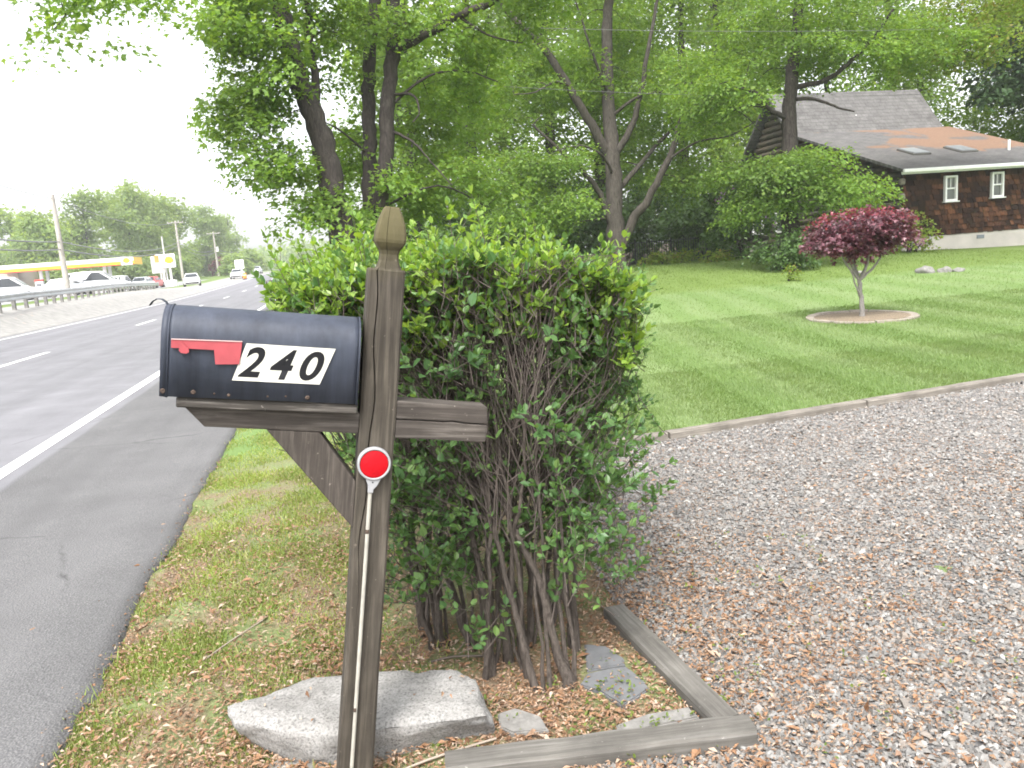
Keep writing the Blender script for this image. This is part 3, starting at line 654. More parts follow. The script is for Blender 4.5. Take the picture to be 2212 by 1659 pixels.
# ------------------------------------------------------------------ gravel, litter, grass
def build_gravel():
    n = 190000
    # denser close to the lens
    r = 1.5 + 9.0 * rng.random(n) ** 1.35; a = R(-25) + R(105) * rng.random(n)
    x = r * np.sin(a); y = r * np.cos(a); ok = in_poly(x, y, DRIVE) & (y > 1.0); x, y, r = x[ok], y[ok], r[ok]; n = len(x)
    base = np.array([(-1, -1, -1), (1, -1, -1), (1, 1, -1), (-1, 1, -1), (-.55, 0, 1), (.55, 0, 1)], float) * .5     # crushed chip: a broken wedge
    Fq = np.array([(0, 1, 5, 4), (2, 3, 4, 5)]); Ft = np.array([(1, 2, 5), (3, 0, 4)])
    Vs = []; Fs = []; off = 0
    grp = rng.integers(0, 8, n)
    for k in range(8):
        tv = base * (1 + rng.uniform(-.38, .25, base.shape)) + rng.uniform(-.1, .1, base.shape)
        tv[4:, 1] += rng.uniform(-.25, .25)
        s = grp == k; m = s.sum(); d = unit(np.stack([rng.normal(size=m), rng.normal(size=m), rng.normal(0, .25, m)], -1)); nn = unit(np.stack([rng.normal(0, .35, m), rng.normal(0, .35, m), np.ones(m)], -1))
        d, sd, nn = basis(d, nn)
        L_ = rng.lognormal(math.log(.0112), .33, m) * (1 + .045 * r[s])
        sc = np.stack([L_ * rng.uniform(.8, 1.35, m), L_ * rng.uniform(.65, 1.1, m), L_ * rng.uniform(.4, .75, m)], -1)
        pos = np.stack([x[s], y[s], T(x[s], y[s]) - .004 + L_ * .20 + rng.random(m) * .006], -1)
        V, F = scatter(tv, [Fq, Ft], pos, d, sd, nn, sc); Vs.append(V); Fs.append((F[0] + off, F[1] + off)); off += len(V)
    mt = mat_island('gravel_stone', [(.120, .117, .113), (.17, .165, .158), (.215, .208, .198), (.255, .246, .233), (.19, .181, .17), (.25, .212, .180), (.29, .28, .266), (.205, .20, .194), (.40, .39, .37)], .85)
    o = obj('gravel', np_mesh('gravel', np.concatenate(Vs), [np.concatenate([f[0] for f in Fs]), np.concatenate([f[1] for f in Fs])], False), mt)
    tag(o, 'loose grey and brownish crushed stone covering the drive', 'gravel', kind='stuff')
build_gravel()

def ground_z(x, y):
    z = T(x, y)
    return z

ROCK_TOP = [(-.462, 2.535), (-.36, 2.585), (-.15, 2.60), (.08, 2.575), (.29, 2.48), (.338, 2.405), (.332, 2.28), (.340, 2.195), (.257, 2.20), (.052, 2.230), (-.124, 2.255), (-.275, 2.325), (-.432, 2.44)]
ROCK_FOOT = [(-.43, 2.60), (-.36, 2.66), (-.15, 2.66), (.08, 2.62), (.30, 2.52), (.36, 2.44), (.365, 2.32), (.360, 2.275), (.262, 2.265), (.06, 2.258), (-.11, 2.262), (-.25, 2.32), (-.385, 2.47)]
def build_litter():
    # fallen maple keys and leaf scraps: thick round the rock and bed, thin on gravel, grass and asphalt edge
    P = []
    def put(n, f):
        xy = f(n); P.append(xy)
    def gauss(cx, cy, sx, sy): return lambda n: np.stack([rng.normal(cx, sx, n), rng.normal(cy, sy, n)], -1)
    def uni(x0, x1, y0, y1): return lambda n: np.stack([rng.uniform(x0, x1, n), rng.uniform(y0, y1, n)], -1)
    put(7200, uni(-.75, 1.1, 1.85, 3.1)); put(4200, gauss(-.35, 2.15, .28, .22)); put(4800, gauss(.5, 2.35, .3, .2)); put(6500, uni(-1.0, .3, 2.2, 4.8)); put(3500, gauss(-.1, 3.2, .22, .7))
    put(7000, gauss(1.25, 2.9, .36, .7)); put(5200, gauss(1.35, 2.25, .65, .45)); put(5000, uni(.3, 4.2, 1.4, 5.4)); put(1500, gauss(2.3, 2.9, .8, .35)); put(2600, gauss(-.7, 2.1, .2, .35)); put(1500, gauss(-.95, 3.2, .06, .9)); put(1200, gauss(2.2, 2.2, .5, .6)); put(900, uni(-1.15, -.95, 2.0, 7.0)); put(160, uni(-2.4, -1.05, 2.2, 5.5)); put(700, uni(-.9, 1.2, 3, 6)); put(1100, gauss(3.6, 3.7, .6, .3))
    P = np.concatenate(P); x, y = P[:, 0], P[:, 1]; n = len(x)
    z = T(x, y) + .004 + rng.random(n) * .012 + np.where((x < .25) & (y > 2.2), rng.random(n) * .020, 0)
    # stay out of the rock body
    foot = in_poly(x, y, ROCK_FOOT); keep = ~foot
    onr = foot & in_poly(x, y, ROCK_TOP) & (rng.random(n) < .010); keep |= onr; z = np.where(onr, .150, z)
    onf = in_poly(x, y, [(.807, 2.693), (.88, 2.645), (.919, 2.381), (.914, 2.321), (.795, 2.259), (.70, 2.43)]); keep &= (~onf) | (rng.random(n) < .06); z = np.where(onf, .019, z)
    x, y, z = x[keep], y[keep], z[keep]; n = len(x)
    d = np.stack([rng.normal(size=n), rng.normal(size=n), rng.normal(0, .22, n)], -1); nn = np.stack([rng.normal(0, .35, n), rng.normal(0, .35, n), np.ones(n)], -1)
    d, s, nn = basis(d, nn); L_ = rng.lognormal(math.log(.0165), .38, n)
    V, F = scatter(KITE[0] * [1, .62, 1], KITE[1], np.stack([x, y, z], -1), d, s, nn, np.stack([L_, L_ * rng.uniform(.5, 1.0, n), L_ * 1.6], -1))
    mt = mat_island('dry_leaf_litter', [(.15, .080, .045), (.24, .145, .085), (.30, .170, .095), (.20, .105, .055), (.38, .27, .19), (.27, .155, .082), (.46, .36, .28), (.18, .092, .052)], .8)
    tag(obj('leaf_litter', np_mesh('leaf_litter', V, F, False), mt), 'orange brown fallen maple keys and leaf scraps round the bed', 'leaf litter', kind='stuff')
    # sticks
    for k, (a, b, r_, lab) in enumerate([((-.62, 3.12, .02), (-.42, 3.36, .035), .004, 'thin pale stick lying in the verge grass'), ((-.02, 2.14, .015), (.36, 2.22, .02), .005, 'thin dry stick lying before the granite rock'), ((.22, 2.78, .012), (.42, 2.74, .02), .006, 'short dark stick among the hedge stems')]):
        t = Tubes(); A = np.array(a); B = np.array(b); t.add(smooth_path([A, A * .6 + B * .4 + [.01, .012, .004], B], 4), [r_ * .9] * 9 , 5)
        o = obj('stick', t.mesh('stick', off=A), mat_plain('stick_wood', (.30, .25, .20) if k < 2 else (.09, .07, .055)), None); o.location = a; tag(o, lab, 'stick', 'sticks on the ground')
build_litter()

def build_grass():
    # verge: clumpy blades, thinning out towards the bed
    def clump(x, y, sc, seed): return np.array([noise.noise(Vector((a * sc, b * sc, seed))) for a, b in zip(x, y)])
    n = 210000; x = rng.uniform(-1.06, .32, n); y = 2.1 + 7.5 * rng.random(n) ** 1.5
    cl = clump(x, y, 2.6, 1.0); edge = 1 - sm(-.55, .25, x - .06 * (y - 2.3)); near = sm(2.0, 3.1, y + .5 * cl)
    ok = rng.random(n) < np.clip((.50 + 1.3 * cl) * edge * (.2 + .8 * near) + .03, .015, 1) * np.clip(3.2 / y, .35, 1.2)
    rk = ~in_poly(x, y, ROCK_FOOT); ok &= rk
    x, y = x[ok], y[ok]; n = len(x)
    d = unit(np.stack([rng.normal(0, .5, n), rng.normal(0, .5, n), np.ones(n)], -1)); nn = np.stack([rng.normal(size=n), rng.normal(size=n), rng.normal(0, .2, n)], -1)
    d, s, nn = basis(d, nn); L_ = rng.lognormal(math.log(.025), .35, n)
    V, F = scatter(BLADE[0], BLADE[1], np.stack([x, y, T(x, y) - .006], -1), d, s, nn, np.stack([L_, .0042 * (1 + .15 * y) * rng.uniform(.7, 1.4, n), L_ * 2], -1))
    mt = mat_leaf('verge_grass', [(.19, .27, .07), (.24, .31, .09), (.29, .35, .115), (.17, .24, .06), (.36, .35, .17), (.23, .30, .085), (.42, .37, .24)], .4, .5, .3, .4, 2.0)
    tag(obj('verge_grass', np_mesh('verge_grass', V, F), mt), 'patchy short green grass on the verge beside the asphalt', 'grass', kind='stuff')
    # lawn
    Xs = []; Ys = []
    for (x0, x1, y0, y1, n) in [(.6, 9, 5.3, 8.5, 110000), (.6, 14, 8.5, 13, 90000), (1, 22, 13, 30, 75000)]:
        Xs.append(rng.uniform(x0, x1, n)); Ys.append(rng.uniform(y0, y1, n))
    x = np.concatenate(Xs); y = np.concatenate(Ys)
    ok = (y > 5.42 + .115 * (x - 1.0)) & ~((x - 8.60) ** 2 + (y - 11.48) ** 2 < .82 ** 2) & (x > .4 + .02 * y)
    x, y = x[ok], y[ok]; n = len(x)
    st = np.sin((x * math.cos(R(11.5)) - y * math.sin(R(11.5))) * 5.4); sg = np.where(st > 0, 1.0, -1.0)
    u = np.array([math.sin(R(11.5)), math.cos(R(11.5))])
    d = unit(np.stack([rng.normal(0, .45, n) + .42 * sg * u[0], rng.normal(0, .45, n) + .42 * sg * u[1], np.ones(n)], -1)); nn = np.stack([rng.normal(size=n), rng.normal(size=n), rng.normal(0, .2, n)], -1)
    d, s, nn = basis(d, nn); L_ = rng.lognormal(math.log(.034), .3, n) * (1 + .02 * y)
    V, F = scatter(TUFT[0], TUFT[1], np.stack([x, y, T(x, y) - .004], -1), d, s, nn, np.stack([L_, .0042 * (1 + .11 * y) * rng.uniform(.7, 1.4, n), L_], -1))
    mt = mat_leaf('lawn_grass', [(.128, .198, .060), (.155, .228, .078), (.20, .265, .105), (.138, .205, .066)], .3, .5, .35, .2, 1.6, mown=True)
    tag(obj('lawn_grass', np_mesh('lawn_grass', V, F), mt), 'mown bright green lawn with pale mower stripes', 'lawn', kind='stuff')
    # seedlings in the bed
    n = 230; x = np.concatenate([rng.normal(.75, .25, n // 2), rng.uniform(-.1, 2.2, n - n // 2)]); y = np.concatenate([rng.normal(2.28, .16, n // 2), rng.uniform(1.8, 3.6, n - n // 2)])
    rk = ~in_poly(x, y, ROCK_FOOT); x, y = x[rk], y[rk]
    x = np.repeat(x, 4) + rng.normal(0, .012, len(x) * 4); y = np.repeat(y, 4) + rng.normal(0, .012, len(y) * 4); n = len(x)
    d = np.stack([rng.normal(size=n), rng.normal(size=n), rng.uniform(.1, .8, n)], -1); nn = np.stack([rng.normal(0, .3, n), rng.normal(0, .3, n), np.ones(n)], -1); d, s, nn = basis(d, nn)
    V, F = scatter(OVAL[0], OVAL[1], np.stack([x, y, T(x, y) + rng.uniform(.005, .035, n)], -1), d, s, nn, rng.uniform(.008, .02, n))
    tag(obj('seedlings', np_mesh('seedlings', V, F), mat_leaf('seedling_leaf', [(.10, .15, .03), (.14, .20, .045), (.18, .21, .05)], .3)), 'small light green weeds sprouting through the leaf litter', 'weeds', kind='stuff')
build_grass()

# ------------------------------------------------------------------ the hedge
def build_hedge():
    root = empty('privet_hedge', (.6, 3.6, 0)); tag(root, 'clipped privet hedge with bare lower stems behind the mailbox post', 'hedge'); off = np.array([.6, 3.6, 0])
    bases = [(.185, 3.037), (.249, 2.951), (.279, 2.97), (.389, 2.605), (.465, 2.679), (.513, 2.70), (.538, 2.582), (.621, 2.766), (.599, 2.462), (.706, 2.453), (.804, 2.695), (.383, 2.859), (.758, 2.916), (.875, 3.1)]
    bases += [(rng.uniform(.12, .55), rng.uniform(3.1, 5.2)) for _ in range(15)]
    def xmax(y): return 1.05 + .42 * min(max(y - 2.7, 0), .8) + .05 * math.sin(y * 23.0)
    tw = Tubes(); anchors = []
    for bi, (bx, by) in enumerate(bases):
        for k in range(3 if bi < 14 else 2):
            ty = np.clip(by + rng.normal(.22, .25), 2.72, 5.3); tx = np.clip((.50 if bi < 14 else .34) + (bx - .50) * 1.5 + rng.normal(0, .26), -.16, xmax(ty) - .08); tz = rng.uniform(1.2, 1.48) - .18 * max(0, tx - .9)
            b = np.array([.53 + (bx - .53) * .85 + rng.normal(0, .014), by + rng.normal(0, .014), -.03]); t_ = np.array([tx, ty, tz])
            m1 = b + (t_ - b) * .3 + np.array([-(tx - bx) * .12, 0, .05]) + rng.normal(0, .03, 3); m2 = b + (t_ - b) * .65 + rng.normal(0, .025, 3)
            P = smooth_path([b, m1, m2, t_], 6, .005); r0 = rng.uniform(.006, .012) if k else rng.uniform(.012, .019)
            rad = r0 * (1 - .80 * np.linspace(0, 1, len(P)) ** .8); rad[:3] *= np.array([1.7, 1.3, 1.1])
            t = Tubes(); t.add(P, rad, 7, .08); obj('stem', t.mesh('stem', off=off), M_STEM, root)
            anchors.append(P[6:])
            for q in range(5):
                i = rng.integers(6, len(P) - 1); s = P[i]; L_ = rng.uniform(.15, .38)
                e = s + np.array([(s[0] - .55) * .35 + rng.normal(0, .14), rng.normal(0, .12), L_]); e[2] = min(e[2], 1.46); e[0] = np.clip(e[0], -.2, xmax(e[1]) - .04); e[1] = max(e[1], 2.66)
                Q = smooth_path([s, s * .55 + e * .45 + rng.normal(0, .02, 3) + np.array([(e[0] - s[0]) * .2, 0, -.02]), e], 4); tw.add(Q, np.linspace(rad[i] * .5, .0018, len(Q)), 5); anchors.append(Q[3:])
    AN = np.concatenate(anchors)
    # fine twigs that fill the bare middle
    for _ in range(3600):
        s = AN[rng.integers(len(AN))] + rng.normal(0, .02, 3); s[2] = max(s[2], .55)
        if s[0] > .72 and rng.random() < .55: continue; L_ = rng.uniform(.06, .24)
        d = unit(np.array([rng.normal(0, .38) + .2 * np.sign(s[0] - .55), rng.normal(0, .38) - .08, rng.uniform(.35, 1.2)])); e = s + d * L_; e[2] = min(e[2], 1.47); e[0] = np.clip(e[0], -.22, xmax(e[1]) - .02); e[1] = max(e[1], 2.62)
        tw.add([s, (s + e) / 2 + rng.normal(0, .010, 3), e], [.0024, .0019, .0010], 3)
    # leafy shoots: opposite pairs along a short twig
    def shoots(P, up, n_pair, L_leaf, keep_len):
        out = []
        for p in P:
            d = unit(np.array([rng.normal(0, .55), rng.normal(0, .55), up]) + np.array([.5 * (p[0] - .58), .0, 0])); ln = keep_len * rng.uniform(.6, 1.3); npair = max(2, int(n_pair * rng.uniform(.6, 1.3)))
            a = unit(np.cross(d, rng.normal(size=3))); b = np.cross(d, a); e = p + d * ln
            tw.add([p - d * .05, e], [.0019, .0009], 3)
            for i in range(npair):
                t = (i + .6) / npair; c = p + d * ln * t; ax = a if i % 2 else b
                for sg in (1, -1):
                    ld = unit(ax * sg * (1 - .45 * t) + d * (.45 + .6 * t) + rng.normal(0, .18, 3)); nn = unit(d * .8 + np.array([0, 0, .8]) - ax * sg * .3 + rng.normal(0, .25, 3))
                    out.append((c, ld, nn, L_leaf * rng.uniform(.5, 1.35) * (1 - .35 * t)))
            out.append((e, d, a, L_leaf * .55))
        return out
    def rnd(n, x0, x1, y0, y1, z0, z1): return np.stack([rng.uniform(x0, x1, n), rng.uniform(y0, y1, n), rng.uniform(z0, z1, n)], -1)
    def topz(p): return 1.54 + .03 * math.sin(p[0] * 5 + p[1] * 2) + .05 * noise.noise(Vector((p[0] * 4, p[1] * 4, 0))) - .42 * max(0, p[0] - .72) ** 1.3 + .02 * math.sin(p[0] * 17) + .012 * (p[1] - 2.7)
    def lim(P):
        for p in P: p[0] = min(p[0], xmax(p[1]) - rng.uniform(0, .06))
        return P
    top = lim(rnd(2300, -.15, 1.38, 2.66, 5.3, 0, 1)); front = lim(rnd(1400, -.15, 1.15, 2.60, 3.0, 0, 1))
    for p in top: p[2] = topz(p) - .10 - p[2] ** 2.0 * .17
    for p in front: p[2] = topz(p) - .10 - p[2] ** 1.4 * .29; p[1] += .08 * (1.45 - p[2])
    tall = lim(rnd(80, -.2, 1.3, 2.68, 4.6, 0, 0))
    for p in tall: p[2] = topz(p) - rng.uniform(-.02, .06)
    fresh = shoots(top, 1.0, 4, .042, .10) + shoots(front[:850], .9, 4, .042, .09) + shoots(tall, 2.2, 5, .042, .13)
    right = rnd(640, .0, .26, 2.72, 4.2, .50, 1.42)
    for p in right: p[0] = xmax(p[1]) - p[0] - .42 * max(0, 1.0 - p[2])
    left = rnd(560, -.17, .12, 2.85, 5.2, .95, 1.45)
    lowl = rnd(330, .04, .52, 2.60, 2.95, .28, .85); lowr = rnd(250, .62, .98, 2.42, 3.0, .26, .90); fill = rnd(260, .1, .9, 2.66, 3.4, .45, 1.2)
    mid = np.repeat(rnd(26, .22, .85, 2.58, 2.72, .85, 1.34), 5, 0); mid += rng.normal(0, .035, mid.shape); under = lim(rnd(420, -.1, 1.25, 2.68, 4.6, 1.18, 1.38)); back = lim(rnd(260, .1, 1.2, 4.0, 5.2, .5, 1.2)); lft2 = rnd(90, -.02, .3, 2.95, 3.5, .5, 1.0); base_ = rnd(10, .3, .55, 2.5, 2.65, .12, .3)
    spray = rnd(60, .95, 1.16, 2.66, 3.0, .50, .98)
    old = shoots(np.concatenate([right, left, lowl, lowr, mid, under, back, lft2, base_, spray, fill]), .55, 4, .040, .11) + shoots(front[850:], .7, 4, .040, .1)
    mf = mat_leaf('fresh_privet_leaf', [(.16, .28, .050), (.21, .34, .060), (.26, .38, .070), (.12, .22, .052), (.31, .42, .09), (.17, .29, .060), (.10, .19, .05)], .38, .34, .4, .25, 4)
    mo = mat_leaf('mature_privet_leaf', [(.070, .150, .054), (.095, .190, .064), (.125, .225, .072), (.080, .165, .064), (.155, .25, .075), (.10, .19, .07)], .34, .36, .4, .3, 4)
    obj('twigs', tw.mesh('twigs', off=off), M_TWIG, root)
    tme = {}
    single = []
    for nm, lst, mt in (('fresh_foliage', fresh, mf), ('mature_foliage', old, mo)):
        pos = np.array([l[0] for l in lst]); d, s, nn = basis(np.array([l[1] for l in lst]), np.array([l[2] for l in lst])); L_ = np.array([l[3] for l in lst])
        r = np.linalg.norm(pos - np.array(EYE), axis=1); sel = np.zeros(len(pos), bool)
        sel[np.argsort(r - 12 * L_)[:150]] = True
        me = np_mesh('leaf', PRIVET[0], PRIVET[1], False, mt)
        for i in np.where(sel)[0]:
            o = obj('leaf', me, None, root)
            Mx = Matrix(((d[i][0], s[i][0], nn[i][0], 0), (d[i][1], s[i][1], nn[i][1], 0), (d[i][2], s[i][2], nn[i][2], 0), (0, 0, 0, 1)))
            o.matrix_local = Matrix.Translation(pos[i] - off) @ Mx @ Matrix.Diagonal((L_[i],) * 3 + (1,))
        V, F = scatter(PRIVET[0], PRIVET[1], pos[~sel] - off, d[~sel], s[~sel], nn[~sel], L_[~sel])
        tag(obj(nm, np_mesh(nm, V, F, False, mt), None, root), kind='stuff')
build_hedge()

# ------------------------------------------------------------------ trees
LEAF_A = mat_leaf('maple_leaf', [(0.114, 0.203, 0.043), (0.147, 0.249, 0.053), (0.187, 0.294, 0.067), (0.126, 0.220, 0.055), (0.247, 0.339, 0.077)], .5, .5, .3, .45, .5)
LEAF_B = mat_leaf('wood_leaf', [(0.107, 0.186, 0.038), (0.140, 0.232, 0.048), (0.180, 0.277, 0.060), (0.119, 0.203, 0.046), (0.240, 0.316, 0.072)], .5, .5, .25, .6, .25)
LEAF_Y = mat_leaf('light_leaf', [(0.153, 0.226, 0.041), (0.194, 0.277, 0.050), (0.240, 0.316, 0.065), (0.167, 0.249, 0.050), (0.293, 0.237, 0.096)], .5, .5, .3, .45, .5)
LEAF_D = mat_leaf('dark_needle', [(.030, .062, .030), (.045, .085, .038), (.060, .105, .042)], .25, .6, .2, .5, .6)
LEAF_F = mat_leaf('hazed_far_leaf', [(.18, .26, .115), (.22, .30, .135), (.26, .34, .155), (.195, .275, .125)], .55, .6, .2, .5, .12)  # foliage across the road, paled in its colour to stand in for distance haze
LEAF_S = mat_leaf('shrub_leaf', [(.055, .105, .034), (.075, .140, .042), (.10, .17, .05)], .35, .4, .4, .4, 2)

def tree(name, label, base, trunks, blobs, leaf, leaf_mat, bark, per=70, spray=(.55, .14), tmpl=KITE, group=None, twigs=3, br=.010, cat='tree', extra_parts=None, flat=.45):
    """trunks: list of (part name, points, r0, r1); blobs: (centre, radii, clusters)"""
    root = empty(name, base); tag(root, label, cat, group); off = np.array(base, float)
    skel = []; srad = []
    for nm, pts, r0, r1 in trunks:
        P = smooth_path(pts, 5, min(.02, r0 * .12) if len(pts) > 3 else 0); rad = r0 + (r1 - r0) * np.linspace(0, 1, len(P)) ** .85
        if nm == 'trunk': rad[:3] *= np.array([1.45, 1.2, 1.06])
        t = Tubes(); t.add(P, rad, 10 if r0 > .1 else 7, .05); obj(nm, t.mesh(nm, off=off), bark, root)
        skel.append(P[2:]); srad.append(rad[2:])
    S = np.concatenate(skel); SR = np.concatenate(srad)
    C = []
    for c, r, n in blobs:
        u = unit(rng.normal(size=(n, 3))) * (rng.random((n, 1)) ** .45); C.append(np.array(c) + u * np.array(r))
    C = np.concatenate(C)
    dist = np.array([np.min(np.linalg.norm(S - c, axis=1)) for c in C]); C = C[np.argsort(dist)]
    tb = Tubes(); near = leaf < .12
    lp = []; ld = []; ln = []; lL = []
    for c in C:
        dv = c - S; dd = np.linalg.norm(dv, axis=1) + np.where(S[:, 2] > c[2] + .3, 2.0, 0) + np.where(SR < .01, .3, 0); i = np.argmin(dd); s = S[i]; L_ = np.linalg.norm(c - s)
        if L_ > .12:
            mid = (s + c) / 2 + np.array([0, 0, .10 * L_]) + rng.normal(0, .06 * L_, 3); Q = smooth_path([s, mid, c], 4 if near else 2)
            r0 = min(SR[i] * .6, br * (1 + .9 * L_)); rad = np.linspace(r0, r0 * .3 + .002, len(Q)); tb.add(Q, rad, 4 if near else 3)
            S = np.concatenate([S, Q[2:]]); SR = np.concatenate([SR, rad[2:]])
        m = int(per * rng.uniform(.6, 1.35)); outw = unit(np.array([c[0] - base[0], c[1] - base[1], 0]) + 1e-3)
        tilt = unit(np.array([0, 0, 1.0]) + outw * .25 + rng.normal(0, .16, 3))
        a = rng.uniform(0, 2 * np.pi, m); rr = spray[0] * rng.uniform(.75, 1.3) * np.sqrt(rng.random(m)); e1 = unit(np.cross(tilt, [1, .3, 0])); e2 = np.cross(tilt, e1)
        rad_d = np.cos(a)[:, None] * e1 + np.sin(a)[:, None] * e2
        pos = c + rad_d * rr[:, None] + tilt * rng.normal(0, spray[1], (m, 1)) - np.array([0, 0, .28]) * (rr ** 2)[:, None] / max(spray[0], .1)
        lp.append(pos); ld.append(rad_d + rng.normal(0, .5, (m, 3)) + [0, 0, -.25]); ln.append(tilt + rng.normal(0, flat, (m, 3))); lL.append(leaf * rng.lognormal(0, .25, m))
        for q in range(twigs if near else 0):
            j = rng.integers(m); tb.add([c, (c + pos[j]) / 2 + rng.normal(0, .03, 3), pos[j]], [br * .5, br * .35, br * .15], 3)
    if tb.n: tag(obj('branches', tb.mesh('branches', off=off), bark, root), kind='stuff')
    P_ = np.concatenate(lp) - off; d, s, n = basis(np.concatenate(ld), np.concatenate(ln)); V, F = scatter(tmpl[0], tmpl[1], P_, d, s, n, np.concatenate(lL))
    obj('crown', np_mesh('crown', V, F, False, leaf_mat), None, root)
    return root

def gz(x, y): return float(T(x, y))
# the maples beside the road
tree('maple_tree', 'leaning dark-trunked maple closest to the road, over the hedge', (.55, 16.55, gz(.55, 16.55)),
     [('trunk', [(.56, 16.5, -.1), (.46, 16.74, 1.65), (.32, 17.03, 3.17), (.21, 17.13, 4.2), (-.02, 17.22, 5.04), (-.19, 17.41, 5.99), (-.32, 17.6, 6.93), (-.47, 17.82, 8.06), (-.6, 17.85, 9.3)], .28, .16),
      ('limb', [(.36, 17.05, 1.9), (.20, 17.63, 2.86), (.21, 18.07, 4.26), (.24, 18.26, 5.44), (.25, 18.46, 6.63), (.28, 18.62, 7.62), (.36, 18.87, 9.2)], .13, .06),
      ('limb', [(-.52, 17.83, 8.44), (-1.5, 16.41, 7.75), (-2.36, 15.31, 6.9), (-3.12, 14.54, 6.15), (-3.6, 13.95, 5.4)], .06, .012)],
     [((-.75, 16.9, 5.75), (.95, 1.6, 1.3), 46), ((-1.08, 16.62, 4.5), (.75, 1.3, .6), 24), ((-.62, 16.69, 3.55), (.75, 1.3, .5), 20), ((-.12, 16.88, 2.75), (.55, 1.2, .4), 14),
      ((.75, 19.0, 6.46), (1.1, 1.3, 1.15), 30), ((-.17, 18.2, 8.6), (1.8, 2.6, 1.1), 42), ((-1.25, 16.6, 6.3), (.55, 1.2, .7), 20), ((-.9, 17.2, 7.0), (1.0, 1.4, .5), 18), ((.5, 19.2, 3.6), (.6, .8, 1.2), 14),
      ((-3.2, 14.4, 5.95), (.8, .9, .18), 6), ((-3.61, 13.86, 5.25), (.3, .5, .2), 2), ((-2.79, 13.84, 5.05), (.3, .5, .15), 1), ((-2.5, 14.8, 6.1), (.6, .9, .14), 4)],
     .095, LEAF_A, M_BARK2, 115, (.46, .10), LOBED, 'maples along the roadside')
tree('maple_tree', 'maple with two straight trunks behind the post top', (1.18, 18.5, gz(1.2, 18.5)),
     [('trunk', [(1.15, 18.7, -.1), (1.17, 18.8, 1.84), (1.19, 18.95, 2.8), (1.3, 19.14, 4.07), (1.39, 19.27, 4.91), (1.53, 19.52, 5.99), (1.74, 19.78, 7.19), (2.02, 20.07, 8.72), (2.27, 20.4, 10.4)], .19, .13),
      ('trunk', [(1.22, 18.45, -.1), (1.24, 18.48, 1.83), (1.45, 18.51, 2.95), (1.63, 18.53, 3.97), (1.81, 18.68, 5.1), (2.05, 18.84, 6.32), (2.15, 18.92, 6.94), (2.2, 19.08, 7.97), (2.3, 19.3, 9.4)], .20, .14),
      ('limb', [(2.03, 18.82, 6.22), (2.35, 18.56, 6.29), (2.94, 18.15, 6.5), (3.5, 17.74, 6.68), (4.16, 17.41, 6.86), (4.9, 17.01, 7.28), (5.8, 16.6, 8.0)], .12, .06),
      ('limb', [(1.85, 18.7, 5.0), (2.6, 18.4, 5.5), (3.4, 18.1, 5.6), (4.2, 17.9, 5.3)], .04, .012), ('limb', [(3.4, 17.8, 6.65), (4.0, 17.6, 6.2), (4.7, 17.5, 6.0)], .04, .012), ('limb', [(1.3, 19.1, 4.0), (.7, 18.7, 4.5), (.3, 18.5, 4.7)], .035, .012),
      ('limb', [(1.90, 18.69, 5.24), (2.31, 18.27, 5.15), (2.4, 17.97, 4.74), (2.21, 17.87, 4.49)], .04, .012),
      ('limb', [(1.74, 18.59, 4.48), (2.12, 18.26, 4.21), (2.32, 17.96, 3.96), (2.51, 17.66, 3.61), (2.86, 17.28, 3.07)], .04, .012)],
     [((2.9, 20.2, 5.9), (1.7, 1.3, 1.4), 40), ((1.9, 19.9, 3.0), (1.2, 1.1, .6), 18), ((3.5, 18.8, 3.1), (1.3, 1.6, .7), 28), ((3.9, 18.3, 6.4), (1.3, 1.8, 1.0), 34), ((2.4, 19.8, 8.9), (2.4, 2.8, 1.2), 44),
      ((1.0, 18.3, 2.6), (.6, 1.0, .4), 9), ((.9, 20.4, 4.6), (.8, .9, 1.3), 18), ((5.0, 17.2, 7.3), (1.4, 1.6, .9), 26), ((2.9, 20.0, 4.4), (1.2, 1.0, .8), 18), ((1.75, 18.0, 3.3), (.5, .5, .25), 4), ((2.2, 18.0, 6.6), (.6, .6, .4), 6)],
     .098, LEAF_A, M_BARK2, 110, (.48, .11), LOBED, 'maples along the roadside')
